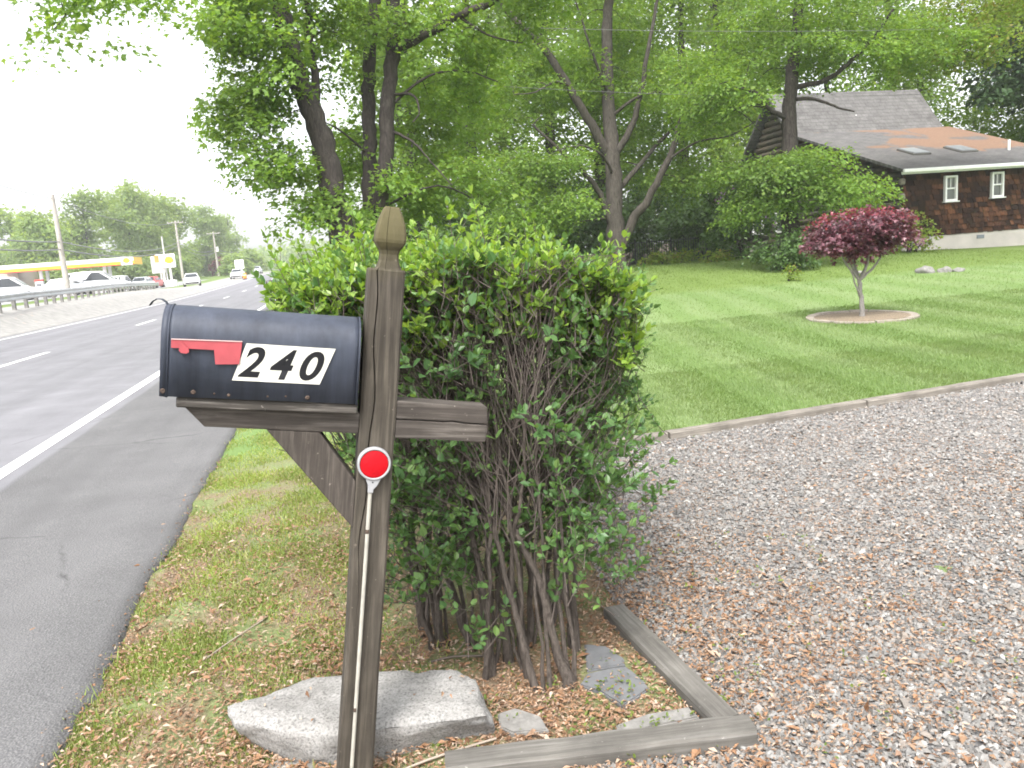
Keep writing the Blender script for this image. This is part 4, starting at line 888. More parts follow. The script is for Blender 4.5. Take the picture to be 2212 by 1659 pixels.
# the big maple on the lawn
tree('lawn_maple', 'large forked grey maple standing on the lawn right of the hedge', (10.05, 26.6, gz(10, 26.6)),
     [('trunk', [(10.02, 26.6, .2), (10.1, 26.8, 1.4), (10.16, 26.89, 2.03), (10.29, 27.13, 3.65), (10.36, 27.39, 5.28), (10.44, 27.65, 6.9), (10.59, 27.89, 8.52), (10.8, 28.11, 10.14), (11.11, 28.37, 12.07), (11.37, 28.66, 14.2)], .40, .12),
      ('limb', [(10.22, 26.74, 1.3), (10.71, 26.61, 2.3), (11.23, 26.3, 3.05), (11.96, 26.05, 4.39), (12.68, 25.96, 6.04), (13.07, 25.81, 6.91)], .20, .06),
      ('limb', [(10.1, 26.9, 2.1), (9.64, 26.81, 3.34), (9.1, 26.74, 4.07), (8.49, 26.66, 4.63), (7.32, 26.59, 5.73)], .13, .04),
      ('limb', [(10.21, 27.35, 4.8), (9.59, 27.23, 5.75), (8.89, 27.18, 7.0), (8.0, 27.2, 8.39), (6.94, 27.19, 9.43), (6.33, 27.03, 10.11)], .19, .08),
      ('limb', [(10.3, 27.27, 4.47), (10.99, 27.09, 5.52), (11.44, 26.98, 6.74), (11.81, 27.05, 8.29), (12.3, 27.21, 9.86)], .14, .05),
      ('limb', [(10.3, 27.1, 3.9), (9.7, 26.5, 4.6), (8.7, 25.9, 4.9), (7.7, 25.6, 4.7)], .06, .015), ('limb', [(10.4, 27.5, 6.0), (11.3, 26.9, 6.6), (12.2, 26.5, 6.7), (13.2, 26.2, 7.2)], .07, .02), ('limb', [(10.45, 27.6, 6.8), (9.8, 27.0, 7.8), (9.3, 26.6, 8.9), (8.9, 26.4, 10.0)], .07, .02),
      ('limb', [(8.9, 27.15, 7.0), (8.2, 26.6, 7.1), (7.4, 26.2, 6.7), (6.6, 26.0, 6.6)], .06, .015), ('limb', [(11.9, 26.05, 4.3), (12.8, 25.6, 4.8), (13.8, 25.3, 4.9), (14.7, 25.1, 5.3)], .05, .015), ('limb', [(12.6, 25.95, 5.9), (13.4, 25.5, 6.0), (14.3, 25.2, 5.6), (14.9, 25.0, 4.9)], .05, .015),
      ('limb', [(10.26, 27.09, 3.33), (11.22, 27.42, 4.12), (12.41, 27.55, 5.22), (13.64, 27.4, 5.96)], .12, .04)],
     [((10.7, 29.4, 8.3), (4.0, 2.2, 2.2), 80), ((7.2, 28.0, 7.6), (2.8, 2.6, 1.8), 58), ((13.2, 26.6, 6.8), (2.4, 2.6, 1.3), 50), ((7.2, 26.8, 4.3), (2.2, 2.2, 1.0), 44), ((12.6, 29.0, 5.0), (2.4, 1.8, 1.6), 40),
      ((11.3, 28.3, 12.0), (5.2, 4.6, 2.2), 80), ((7.2, 26.2, 2.9), (2.0, 1.8, .7), 30), ((13.0, 27.2, 3.7), (1.5, 1.6, .6), 20)],
     .100, LEAF_A, M_BARK, 190, (.8, .15), KITE, 'maples on the lawn', br=.014)
tree('lawn_maple', 'maple with spreading layered branches in front of the log house', (13.82, 21.7, gz(13.8, 21.7)),
     [('trunk', [(13.8, 21.65, .2), (13.94, 21.93, 2.25), (14.07, 22.13, 3.64), (14.25, 22.33, 5.03), (14.5, 22.5, 6.41), (14.79, 22.67, 7.78), (15.16, 22.89, 9.57), (15.48, 23.09, 11.2)], .30, .12),
      ('limb', [(14.4, 22.37, 5.51), (14.8, 21.85, 5.39), (15.12, 21.42, 5.1), (15.5, 20.98, 4.85)], .07, .02),
      ('limb', [(14.38, 22.44, 5.86), (15.07, 21.77, 5.9), (15.45, 21.22, 6.22), (15.9, 20.79, 6.74), (16.2, 20.22, 7.44)], .09, .035),
      ('limb', [(14.22, 22.31, 4.89), (13.43, 22.13, 5.22), (12.86, 21.91, 5.66), (12.24, 21.87, 5.79)], .09, .03)],
     [((14.6, 22.5, 7.6), (2.8, 3.0, 1.6), 66), ((14.0, 21.4, 3.45), (1.4, 1.6, .45), 26), ((14.5, 21.1, 2.7), (1.5, 1.6, .5), 30), ((12.9, 22.2, 3.3), (1.3, 1.8, .8), 30), ((16.2, 21.0, 6.9), (2.2, 2.2, .8), 34),
      ((12.0, 22.8, 5.9), (1.5, 2.2, 1.2), 34), ((15.3, 23.0, 10.2), (3.5, 3.6, 1.4), 46), ((13.0, 22.2, 2.5), (.9, 1.4, .45), 16), ((18.6, 21.6, 6.9), (2.0, 1.8, .7), 26)],
     .090, LEAF_A, M_BARK2, 180, (.75, .11), KITE, 'maples on the lawn', br=.012)
tree('beech_tree', 'yellow green tree with rusty leaves leaning over the roof at the right', (24.0, 21.0, gz(24, 21)),
     [('trunk', [(24.6, 20.4, 0), (24.4, 20.7, 3), (23.6, 21.0, 6), (22.6, 21.2, 8.2), (21.6, 21.3, 9.6)], .22, .08), ('limb', [(23.6, 21.0, 6), (22.0, 21.3, 6.9), (20.6, 21.5, 7.0), (19.4, 21.5, 6.6)], .10, .03)],
     [((19.7, 21.5, 6.75), (1.7, 1.8, .55), 26), ((20.6, 21.4, 8.0), (2.2, 2.4, .9), 40), ((22.6, 21.3, 9.3), (3.0, 2.6, 1.4), 50)],
     .095, LEAF_Y, M_BARK, 150, (.7, .12), KITE, br=.012)

# tall trees of the wood behind
def wood_tree(i, x, y, hgt, rad, label, leaf_mat=LEAF_B, leaf=.30, n=120, per=60, low=.22, group='tall trees of the wood behind the lawn', name='woodland_tree', spray=(1.1, .35), bark=M_BARK2):
    z0 = gz(x, y); lean = rng.normal(0, .5, 2)
    tr = [(x, y, z0 - .2), (x + lean[0] * .3, y + lean[1] * .3, z0 + hgt * .35), (x + lean[0] * .7, y + lean[1] * .7, z0 + hgt * .65), (x + lean[0], y + lean[1], z0 + hgt * .92)]
    bl = []
    for k in range(6):
        a = rng.uniform(0, 6.28); f = low + (.95 - low) * (k + .5) / 6; w = rad * (1.0 - .45 * abs(f - .5) * 1.6)
        bl.append(((x + math.cos(a) * w * .4, y + math.sin(a) * w * .4, z0 + hgt * f), (w * .8, w * .8, hgt * .14), n // 6))
    return tree(name, label, (x, y, z0), [('trunk', tr, .16 + hgt * .012, .06)], bl, leaf, leaf_mat, bark, per, spray, KITE, group, 1, .02)
WOOD = [(4.2, 36, 17, 3.6, 'woodland tree seen between the two roadside maples'), (7.6, 40, 20, 4.2, 'tall woodland tree behind the hedge top, left of the lawn maple'), (11.2, 38, 19, 4.2, 'woodland tree directly behind the forked lawn maple'),
        (15.0, 41, 20, 4.4, 'woodland tree rising behind the black fence'), (18.6, 39, 18, 4.0, 'woodland tree left of the log house gable'), (23, 44, 21, 4.8, 'woodland tree behind the house roof, left half of ridge'),
        (28, 45, 22, 5.0, 'woodland tree behind the house roof, right half of ridge'), (33, 41, 20, 4.8, 'woodland tree right of the house roof slope'), (38, 37, 19, 4.8, 'woodland tree at the right margin behind the house'),
        (5.6, 52, 19, 4.6, 'far pale woodland tree high between the roadside maples'), (13, 54, 20, 5.0, 'far woodland tree topping the wood mid photo'), (21, 56, 21, 5.2, 'far woodland tree topping the wood left of the gable'), (31, 57, 22, 5.5, 'far woodland tree topping the wood above the roof'), (25.0, 41.5, 15, 4.2, 'leafy woodland tree just above the roof ridge'), (29.6, 41, 14, 4.0, 'leafy woodland tree above the right end of the ridge'), (43, 33, 17, 4.6, 'woodland tree beyond the right margin past the house'), (31.5, 37.5, 14, 3.8, 'bushy woodland tree just behind the right roof slope'), (36.5, 33.5, 13, 4.0, 'low bushy tree at the right margin behind the vent pipe')]
for i, (x, y, h_, r_, lab) in enumerate(WOOD): wood_tree(i, x, y, h_, r_, lab, LEAF_B if i % 3 else LEAF_A, .185 if y < 48 else .27, 132 if y < 48 else 140, 104 if y < 48 else 90, .10 if y < 48 else .3)
# dark evergreen
tree('evergreen_tree', 'dark drooping evergreen in the upper right corner', (31.9, 30.5, gz(31.9, 30.5)), [('trunk', [(31.9, 30.5, 0), (31.9, 30.5, 8), (32.0, 30.4, 17)], .3, .06)],
     [((31.9, 30.3, 7.5), (3.2, 2.6, 1.4), 40), ((31.9, 30.3, 10), (3.0, 2.6, 1.4), 44), ((32.0, 30.3, 12.8), (2.4, 2.2, 1.4), 36), ((31.9, 30.4, 15.5), (1.5, 1.5, 1.3), 20)], .22, LEAF_D, M_BARK2, 130, (.9, .2), KITE)

# shrubs between the trees and the house
def shrub(name, label, c, r, n, leaf, mt, per=60, group=None, spray=(.35, .1), flat=.5, stems=5):
    z0 = gz(c[0], c[1])
    tr = [('stem', [(c[0] + rng.normal(0, .1), c[1] + rng.normal(0, .1), z0 - .05), (c[0] + rng.normal(0, r[0] * .3), c[1], z0 + r[2] * .8), (c[0] + rng.normal(0, r[0] * .5), c[1] + rng.normal(0, r[1] * .4), z0 + r[2] * 1.5)], .035, .01) for _ in range(stems)]
    return tree(name, label, (c[0], c[1], z0), tr, [((c[0], c[1], z0 + r[2]), r, n)], leaf, mt, M_BARK2, per, spray, KITE, group, 1, .006, 'shrub', flat=flat)
shrub('shrub', 'round dark green shrub left of the red maple', (13.05, 20.85), (.95, .8, .55), 46, .085, LEAF_S, 75)
shrub('shrub', 'green shrub at the foundation behind the red maple', (19.6, 23.6), (.8, .7, .75), 24, .10, LEAF_Y, 60)
rh = shrub('rhododendron', 'tall rhododendron with scattered purple blossoms near the log house', (15.6, 27.6), (1.7, 1.3, 1.7), 80, .13, LEAF_S, 55)
n = 20; th = rng.uniform(0, 6.28, n); ph = rng.uniform(-.3, 1.0, n); z0 = gz(15.6, 27.6)
fp = np.stack([1.75 * np.cos(th) * np.cos(ph), -abs(1.35 * np.sin(th)) * np.cos(ph), 1.7 + 1.75 * np.sin(ph)], -1); fp = np.repeat(fp, 9, 0) + rng.normal(0, .05, (n * 9, 3))
d, s, nn = basis(rng.normal(size=fp.shape), rng.normal(size=fp.shape)); V, F = scatter(OVAL[0], OVAL[1], fp, d, s, nn, np.full(len(fp), .10) * [[1], [1]][0][0])
tag(obj('blossoms', np_mesh('blossoms', V, F), mat_island('purple_petal', [(.38, .16, .40), (.48, .25, .50), (.55, .35, .58)], .6), rh), kind='stuff')
for k, (x, y, r_, lab) in enumerate([(12.9, 29.2, .55, 'low light green ground plant, left end of the row by the fence'), (13.7, 28.7, .6, 'low ground plant, second in the row by the fence'), (14.2, 27.2, .55, 'low ground plant at the right end of the row by the fence')]):
    shrub('ground_plant', lab, (x, y), (r_ * 1.2, r_, .26), 14, .10, LEAF_Y, 50, 'ground plants by the fence', (.28, .06), stems=2)
shrub('sapling', 'tiny yellow green sapling alone on the lawn', (11.45, 18.0), (.15, .15, .24), 7, .07, LEAF_Y, 30, None, (.12, .05), stems=2)
for k, (x, y, r_, h_, lab) in enumerate([(5.4, 31, 1.6, 1.1, 'dark understorey bush behind the left of the hedge'), (8.2, 31.5, 1.5, 1.2, 'dark understorey bush left of the lawn maple trunk'), (12.2, 33.6, 1.8, 1.3, 'dark understorey bush behind the black fence'), (16.3, 32.5, 1.8, 1.5, 'dark understorey bush beside the house gable wall'), (2.8, 30, 1.5, 1.2, 'dark understorey bush beneath the twin trunked maple'), (33.5, 33, 2.6, 2.2, 'big green bush beyond the right end of the house'), (9.6, 35.2, 2.2, 2.0, 'tall dark bush deep in the wood behind the forked maple'), (14.2, 35.4, 2.4, 2.2, 'tall dark bush deep in the wood past the fence'), (5.8, 34.6, 2.2, 1.9, 'tall dark bush deep in the wood over the hedge top'), (18.2, 35.6, 2.0, 2.2, 'tall dark bush deep in the wood by the gable'), (11.8, 38.2, 2.6, 2.4, 'broad dark bush far behind the fence, left of two'), (16.4, 38.4, 2.6, 2.6, 'broad dark bush far behind the fence, right of two'), (7.6, 37.6, 2.4, 2.2, 'broad dark bush far back over the middle of the hedge')]):
    shrub('understorey_bush', lab, (x, y), (r_, r_ * .8, h_), 62, .17, LEAF_S, 70, 'understorey bushes at the wood edge', (.5, .15))

# red Japanese maple with its stone ring
def build_red_maple():
    bx, by = 8.60, 11.48; z0 = gz(bx, by)
    L_ = mat_leaf('red_maple_leaf', [(.060, .020, .028), (.095, .028, .044), (.135, .042, .066), (.080, .030, .046), (.19, .085, .115), (.23, .11, .14)], .22, .34, .6, .4, 3, tcol=(1.8, .7, .7))
    top = mat_leaf('young_red_leaf', [(.20, .030, .045), (.17, .045, .075), (.26, .04, .045)], .3, .35, .5, .3, 3, tcol=(1.6, .8, .7))
    fork = (bx - .03, by + .01, z0 + .62)
    limbs = [('trunk', [(bx + .02, by, z0 - .05), (bx + .01, by, z0 + .2), (bx - .01, by + .01, z0 + .42), fork], .046, .034)]
    for ex, ey, ez in [(-.42, -.05, 1.10), (-.16, .18, 1.10), (.05, -.15, 1.12), (.25, .15, 1.12), (.42, -.02, 1.10), (.02, .3, 1.1)]:
        limbs.append(('limb', [fork, (bx + ex * .5, by + ey * .5, z0 + .80), (bx + ex * .85, by + ey * .85, z0 + .98), (bx + ex, by + ey, z0 + ez + .15)], .026, .010))
    limbs.append(('limb', [(bx - .005, by, z0 + .34), (bx - .14, by - .04, z0 + .55), (bx - .2, by - .05, z0 + .72), (bx - .32, by - .05, z0 + .95)], .018, .008))
    bark = mat_bark('red_maple_bark', (.20, .185, .165), (.36, .34, .32), 3)
    bl = [((bx, by, z0 + 1.42), (.80, .75, .25), 78), ((bx - .52, by, z0 + 1.26), (.36, .45, .17), 22), ((bx + .50, by, z0 + 1.34), (.38, .45, .20), 25), ((bx - .05, by, z0 + 1.20), (.62, .6, .18), 30), ((bx + .1, by - .2, z0 + 1.58), (.6, .5, .13), 22)]
    r = tree('red_japanese_maple', 'small dark red Japanese maple with umbrella crown on the lawn', (bx, by, z0), limbs, bl, .060, L_, bark, 70, (.19, .05), LOBED, None, 2, .004)
    n = 420; a = rng.uniform(0, 6.28, n); q = np.sqrt(rng.random(n)); pos = np.stack([.88 * q * np.cos(a), .80 * q * np.sin(a), 1.46 + .26 * np.sqrt(np.clip(1 - q ** 2, 0, 1)) + rng.uniform(-.02, .07, n)], -1)
    d, s, nn = basis(rng.normal(size=(n, 3)) + [0, 0, .5], rng.normal(size=(n, 3)) * .5 + [0, 0, 1]); V, F = scatter(LOBED[0], LOBED[1], pos, d, s, nn, np.full(n, .055)); tag(obj('young_leaves', np_mesh('young_leaves', V, F), top, r), kind='stuff')
    ring = empty('tree_ring', (bx, by, z0)); tag(ring, 'low round stone edging circling the red maple', 'edging')
    mt = mat_plain('ring_stone', (.27, .235, .195), .9, var=.25, nscale=12, bmp=.6); k = 16
    for i in range(k):
        a0 = 2 * math.pi * i / k + .012; a1 = 2 * math.pi * (i + 1) / k - .012; bm = bmesh.new(); V0 = []
        for a in np.linspace(a0, a1, 5): V0.append([(math.cos(a) * r_, math.sin(a) * r_) for r_ in (.74, .87)])
        poly = [p[0] for p in V0] + [p[1] for p in V0[::-1]]; add_prism(bm, poly, -.06, .022 + .014 * rng.random(), 'z')
        for v in bm.verts: v.co.z += float(T(bx + v.co.x, by + v.co.y)) - z0
        obj('stone', bm_mesh('stone', bm), mt, ring)
    bm = bmesh.new(); add_prism(bm, [(.745 * math.cos(a), .745 * math.sin(a)) for a in np.linspace(0, 2 * math.pi, 24, endpoint=False)], -.1, .02, 'z'); obj('mulch', bm_mesh('mulch', bm), mat_plain('mulch', (.20, .155, .105), 1, var=.5, nscale=40, bmp=.8), ring)
build_red_maple()

# small rocks on the lawn
for k, (x, y, s_, lab) in enumerate([(14.75, 17.2, .20, 'largest of the pale rocks on the lawn beneath the house'), (15.15, 17.0, .15, 'small pale rock right of the largest lawn rock'), (15.4, 16.85, .12, 'smallest flat rock at the right of the lawn rocks'), (13.6, 18.2, .10, 'lone stump-like rock left of the lawn rocks')]):
    bm = bmesh.new(); bmesh.ops.create_icosphere(bm, subdivisions=3, radius=1)
    for v in bm.verts:
        p = v.co.copy(); f = 1 + .35 * noise.noise(p * 1.3 + Vector((k * 7, 0, 0))) + .12 * noise.noise(p * 4); v.co = Vector((p.x * s_ * 1.2, p.y * s_, p.z * s_ * .7)) * f
    o = obj('lawn_rock', bm_mesh('lawn_rock', bm, True), M_STONE2); o.location = (x, y, gz(x, y) + s_ * .15); tag(o, lab, 'rock', 'rocks on the lawn')

# black fence
def build_fence():
    p0 = np.array([11.2, 31.6]); p1 = np.array([15.6, 30.65]); L_ = np.linalg.norm(p1 - p0); u = (p1 - p0) / L_; z0 = gz(*p0)
    root = empty('metal_fence', (p0[0], p0[1], z0), (0, 0, math.atan2(u[1], u[0]))); tag(root, 'low black metal fence behind the big forked maple', 'fence')
    mt = mat_plain('black_paint', (.018, .02, .02), .5)
    for k in range(4): box('post', (L_ * k / 3, 0, .5), (.06, .06, 1.08), mt, root, .006)
    for z in (.12, .92): box('rail', (L_ / 2, -.001, z), (L_, .03, .035), mt, root)
    me = None
    for k in range(44):
        if me is None: o = box('picket', (0, .002, .5), (.022, .02, .98), mt, root); me = o.data
        else: o = link(bpy.data.objects.new('picket', me), root)
        o.location.x = (k + .5) * L_ / 44
build_fence()

# ------------------------------------------------------------------ the log house
def build_house():
    x0, x1, yf, yj, yr, ze, zj, zr_ = 20.2, 27.6, 24.75, 31.3, 32.9, 3.40, 5.60, 7.55
    ybk = 38.0; root = empty('log_house', (x0, yf, .3)); tag(root, 'dark brown log house with grey roof and white windows behind the lawn', 'house'); O = Vector((x0, yf, .3))
    def W(n_, c, s, mt, bev=0, parent=root, rot=None): return box(n_, Vector(c) - O, s, mt, parent, bev, rot)
    def logmat(name, dark, light, hi, ax):
        m, N, L, b, o = new_mat(name)
        v = tex_coord(N, L, (1.5, 1.5, 9) if ax else (7, 7, 1.0)); n = noise_tex(N, L, v, 1.4, 6, .7); g = N.new('ShaderNodeNewGeometry'); n2 = noise_tex(N, L, g.outputs['Position'], .9, 4)
        r = ramp(N, [(.3, dark), (.55, light), (.75, hi)]); L.new(n.outputs[0], r.inputs[0]); r2 = ramp(N, [(.35, (.5,) * 3), (.65, (1.5, 1.25, 1.1))]); L.new(n2.outputs[0], r2.inputs[0])
        c = mix(N, L, 1, r.outputs[0], r2.outputs[0], 'MULTIPLY'); L.new(c, b.inputs['Base Color']); b.inputs['Roughness'].default_value = .75; bump(N, L, b, n.outputs[0], .4, .02); return m
    ml = logmat('front_log', (.018, .011, .009), (.048, .025, .017), (.115, .052, .029), 0); ms = logmat('side_log', (.040, .036, .030), (.085, .078, .066), (.15, .14, .12), 1)
    mc = mat_plain('concrete', (.44, .405, .375), .9, var=.15, nscale=1.2, bmp=.3); mw = mat_plain('white_trim', (.74, .74, .73), .5, var=.04); mg = mat_plain('window_glass', (.10, .105, .10), .08, var=.1, spec=.8)
    mb = mat_plain('window_blind', (.40, .40, .37), .7, var=.05)
    def roofmat(name, moss):
        m, N, L, b, o = new_mat(name); g = N.new('ShaderNodeNewGeometry'); pos = g.outputs['Position']
        n = noise_tex(N, L, pos, 2.0, 6, .65); n2 = noise_tex(N, L, pos, 14, 4, .7)
        r = ramp(N, [(.3, (.085, .080, .079)), (.7, (.155, .148, .145))]); L.new(n.outputs[0], r.inputs[0]); r2 = ramp(N, [(.3, (.8,) * 3), (.7, (1.2,) * 3)]); L.new(n2.outputs[0], r2.inputs[0]); c = mix(N, L, 1, r.outputs[0], r2.outputs[0], 'MULTIPLY')
        br = N.new('ShaderNodeTexBrick'); br.inputs['Scale'].default_value = 1.0; br.inputs['Brick Width'].default_value = .35; br.inputs['Row Height'].default_value = .14; br.inputs['Mortar Size'].default_value = .012
        br.inputs['Color1'].default_value = (1, 1, 1, 1); br.inputs['Color2'].default_value = (.82, .82, .82, 1); br.inputs['Mortar'].default_value = (.6, .6, .6, 1); mpb = tex_coord(N, L, (1, 1, 1)); L.new(mpb, br.inputs['Vector']); c = mix(N, L, 1, c, br.outputs[0], 'MULTIPLY')
        if moss:   # drifts of fallen needles
            n3 = noise_tex(N, L, pos, .45, 4, .6, .5); sep = N.new('ShaderNodeSeparateXYZ'); L.new(pos, sep.inputs[0])
            mx_ = N.new('ShaderNodeMapRange'); mx_.inputs[1].default_value = 20.5; mx_.inputs[2].default_value = 25.5; mx_.inputs[3].default_value = -.16; mx_.inputs[4].default_value = .10; L.new(sep.outputs[0], mx_.inputs[0])
            my_ = N.new('ShaderNodeMapRange'); my_.inputs[1].default_value = 25.6; my_.inputs[2].default_value = 27.0; my_.inputs[3].default_value = -.35; my_.inputs[4].default_value = 0; L.new(sep.outputs[1], my_.inputs[0])
            a1 = N.new('ShaderNodeMath'); a1.operation = 'ADD'; L.new(mx_.outputs[0], a1.inputs[0]); L.new(my_.outputs[0], a1.inputs[1]); a2 = N.new('ShaderNodeMath'); a2.operation = 'ADD'; L.new(a1.outputs[0], a2.inputs[0]); L.new(n3.outputs[0], a2.inputs[1])
            mk = ramp(N, [(.47, (0, 0, 0)), (.52, (1, 1, 1))]); L.new(a2.outputs[0], mk.inputs[0]); ndl = ramp(N, [(.3, (.135, .078, .050)), (.7, (.215, .130, .085))]); L.new(n2.outputs[0], ndl.inputs[0]); c = mix(N, L, mk.outputs[0], c, ndl.outputs[0])
        L.new(c, b.inputs['Base Color']); b.inputs['Roughness'].default_value = .9; bump(N, L, b, n2.outputs[0], .3, .02); return m
    mr = roofmat('upper_roof_shingle', False); mr2 = roofmat('lower_roof_shingle', True)
    # foundation, core walls
    W('foundation', ((x0 + x1) / 2, (yf + ybk) / 2 + .05, .46), (x1 - x0 - .06, ybk - yf - .02, 1.16), mc)
    for xv in (21.3, 23.6): W('foundation_vent', (xv, yf + .055, .86), (.32, .04, .13), mat_plain('vent_metal', (.16, .18, .20), .5), .004)
    bm = bmesh.new(); add_prism(bm, [(yf + .14, 1.03), (yf + .14, ze - .05), (yj, zj - .12), (yr, zr_ - .12), (yr + 3.2, 4.0), (ybk - .1, 3.2), (ybk - .1, 1.03)], x0 + .14, x1 - .14, 'x')
    bmesh.ops.translate(bm, vec=-O, verts=bm.verts[:]); obj('wall', bm_mesh('wall', bm), ml, root)
    # half-round log courses: front, then the side facing the road
    cs = [(0, -.5), (.55, -.42), (.88, -.2), (1, 0), (.88, .2), (.55, .42), (0, .5)]
    def log(ax, a0, a1, c, z, hgt, dep, mt):
        nseg = 10; V = []; 
        for i in range(nseg + 1):
            t = a0 + (a1 - a0) * i / nseg
            for q, h_ in cs:
                w = .006 * noise.noise(Vector((t * 1.5, z * 9, q * 3)))
                V.append((t, c - (q * dep + w), z + h_ * hgt) if ax == 'x' else (c - (q * dep + w), t, z + h_ * hgt))
        k = len(cs); F = [(i * k + j, i * k + j + 1, (i + 1) * k + j + 1, (i + 1) * k + j) for i in range(nseg) for j in range(k - 1)] + [tuple(range(k)), tuple(range(nseg * k, nseg * k + k))]
        me = bpy.data.meshes.new('log'); me.from_pydata([Vector(v) - O for v in V], [], F); bm = bmesh.new(); bm.from_mesh(me); bmesh.ops.recalc_face_normals(bm, faces=bm.faces[:]); bm.to_mesh(me); bm.free()
        for p in me.polygons: p.use_smooth = len(p.vertices) == 4
        return obj('log', me, mt, root)
    mk = []
    def shakemat():
        m, N, L, b, o = new_mat('front_shake'); oi = N.new('ShaderNodeObjectInfo'); v = tex_coord(N, L, (9, 9, 1.2)); n = noise_tex(N, L, v, 2.0, 6, .7); g = N.new('ShaderNodeNewGeometry'); n2 = noise_tex(N, L, g.outputs['Position'], 1.1, 4)
        r = ramp(N, [(0, (.022, .013, .011)), (.4, (.040, .022, .016)), (.75, (.072, .036, .022)), (1, (.115, .056, .032))]); L.new(oi.outputs['Random'], r.inputs[0]); r2 = ramp(N, [(.3, (.45,) * 3), (.7, (1.45,) * 3)]); L.new(n.outputs[0], r2.inputs[0]); r3 = ramp(N, [(.35, (.6,) * 3), (.65, (1.35, 1.2, 1.1))]); L.new(n2.outputs[0], r3.inputs[0])
        c = mix(N, L, 1, mix(N, L, 1, r.outputs[0], r2.outputs[0], 'MULTIPLY'), r3.outputs[0], 'MULTIPLY'); L.new(c, b.inputs['Base Color']); b.inputs['Roughness'].default_value = .95; b.inputs['Specular IOR Level'].default_value = .1; bump(N, L, b, n.outputs[0], .5, .02); return m
    msh = shakemat(); shared = {}
    def shake_row(k, z):
        x = x0 + .10; hgt = (ze - 1.03) / 13
        first = True
        while x < x1 - .12:
            w = .10 if (first and k % 2) else [.14, .19, .24, .30][int(rng.integers(4))]; first = False; w = min(w, x1 - .1 - x)
            if w < .05: break
            key = round(w, 3)
            if key not in shared:
                bm = bmesh.new(); add_prism(bm, [(-.075, -hgt * .54), (-.015, hgt * .5), (.02, hgt * .5), (.02, -hgt * .54)], .004, w - .004, 'x'); shared[key] = bm_mesh('shingle', bm); shared[key].materials.append(msh)
            o = obj('shingle', shared[key], None, root); o.location = Vector((x, yf + .10 + rng.normal(0, .006), z + rng.normal(0, .008))) - O; x += w
    nc = 9; hg = (ze - 1.03) / nc; me_end = mat_plain('log_end', (.21, .185, .155), .9, var=.3, nscale=14)
    for k in range(nc):
        z = 1.03 + hg * (k + .5)
        if k % 2: W('log_end', (x0 + .02, yf + .03, z), (.20, .20, hg * .86), me_end, .05)
    for k in range(13): shake_row(k, 1.03 + (ze - 1.03) / 13 * (k + .5))
    for k in range(22):
        z = 1.03 + hg * (k + .5); 
        if z > zr_ - .35: break
        ya = yf + .14 if z < ze - .1 else (yf + (z - ze + .1) / (zj - ze) * (yj - yf) + .25 if z < zj else yj + (z - zj + .1) / (zr_ - zj) * (yr - yj) + .1)
        yb = ybk - .2 if z < 3.1 else (yr + 3.2 * (zr_ - .2 - z) / (zr_ - 4.0) if z > 4.0 else yr + 3.2)
        if yb - ya > .3: log('y', ya, yb, x0 + .14, z, hg * .985, .13, ms)
    # windows
    def window(xc, zc, w, h_):
        e = empty('window', (0, 0, 0)); e.parent = root; e.location = Vector((xc, yf - .03, zc)) - O
        f = .07
        for s in (-1, 1):
            box('frame', (s * (w / 2 - f / 2), 0, 0), (f, .12, h_), mw, e, .008); box('frame', (0, -.002, s * (h_ / 2 - f / 2)), (w - 2 * f, .12, f), mw, e, .008)
        box('sash_rail', (0, .005, 0), (w - 2 * f, .07, .05), mw, e, .005); box('sash_bar', (.0, .012, h_ * .22), (.018, .05, h_ * .36), mw, e)
        box('pane', (0, .035, h_ * .22), (w - 2 * f, .01, h_ * .44 - f), mg, e); box('pane', (0, .036, -h_ * .22), (w - 2 * f, .01, h_ * .44 - f), mg, e); box('blind', (0, .05, .08), (w - 2 * f - .02, .01, h_ * .72), mb, e)
        box('sill', (0, -.03, -h_ / 2 - .02), (w + .10, .16, .04), mw, e, .005); return e
    window(22.2, 2.66, .52, .90); window(24.2, 2.69, .52, .90)
    for yc in (32.4, 34.4):
        e = empty('window'); e.parent = root; e.location = Vector((x0 - .03, yc, 2.2)) - O
        for s in (-1, 1): box('frame', (0, s * .42, 0), (.1, .09, 1.3), mw, e); box('frame', (.002, 0, s * .61), (.1, .75, .08), mw, e)
        box('pane', (.03, 0, 0), (.01, .76, 1.14), mg, e)
    # roofs
    def slab_roof(nm, ya, za, yb, zb, xa, xb, th, mt):
        bm = bmesh.new(); n_ = Vector((0, -(zb - za), yb - ya)).normalized() * th
        add_prism(bm, [(ya, za), (yb, zb), (yb + n_.y, zb + n_.z), (ya + n_.y, za + n_.z)], xa, xb, 'x'); bmesh.ops.translate(bm, vec=-O, verts=bm.verts[:]); return obj(nm, bm_mesh(nm, bm), mt, root)
    lower = slab_roof('lower_roof', yf - .45, ze - .10, yj, zj, x0 - .35, x1 + .35, .10, mr2)
    slab_roof('upper_roof', yj - .05, zj - .05, yr, zr_, x0 - .35, x1 + .0, .11, mr); slab_roof('back_roof', yr + 4.4, 3.0, yr, zr_, x0 - .35, x1, .11, mr)
    W('gutter', ((x0 + x1) / 2, yf - .50, ze - .07), (x1 - x0 + .7, .10, .13), mw, .02)
    W('fascia', ((x0 + x1) / 2, yf - .40, ze - .10), (x1 - x0 + .66, .06, .16), mw)
    sl = (zj - ze + .1) / (yj - yf + .45); ang = math.atan(sl)
    msk = mat_plain('skylight_dome', (.20, .21, .22), .35, var=.05); mfr = mat_plain('skylight_frame', (.12, .115, .11), .5)
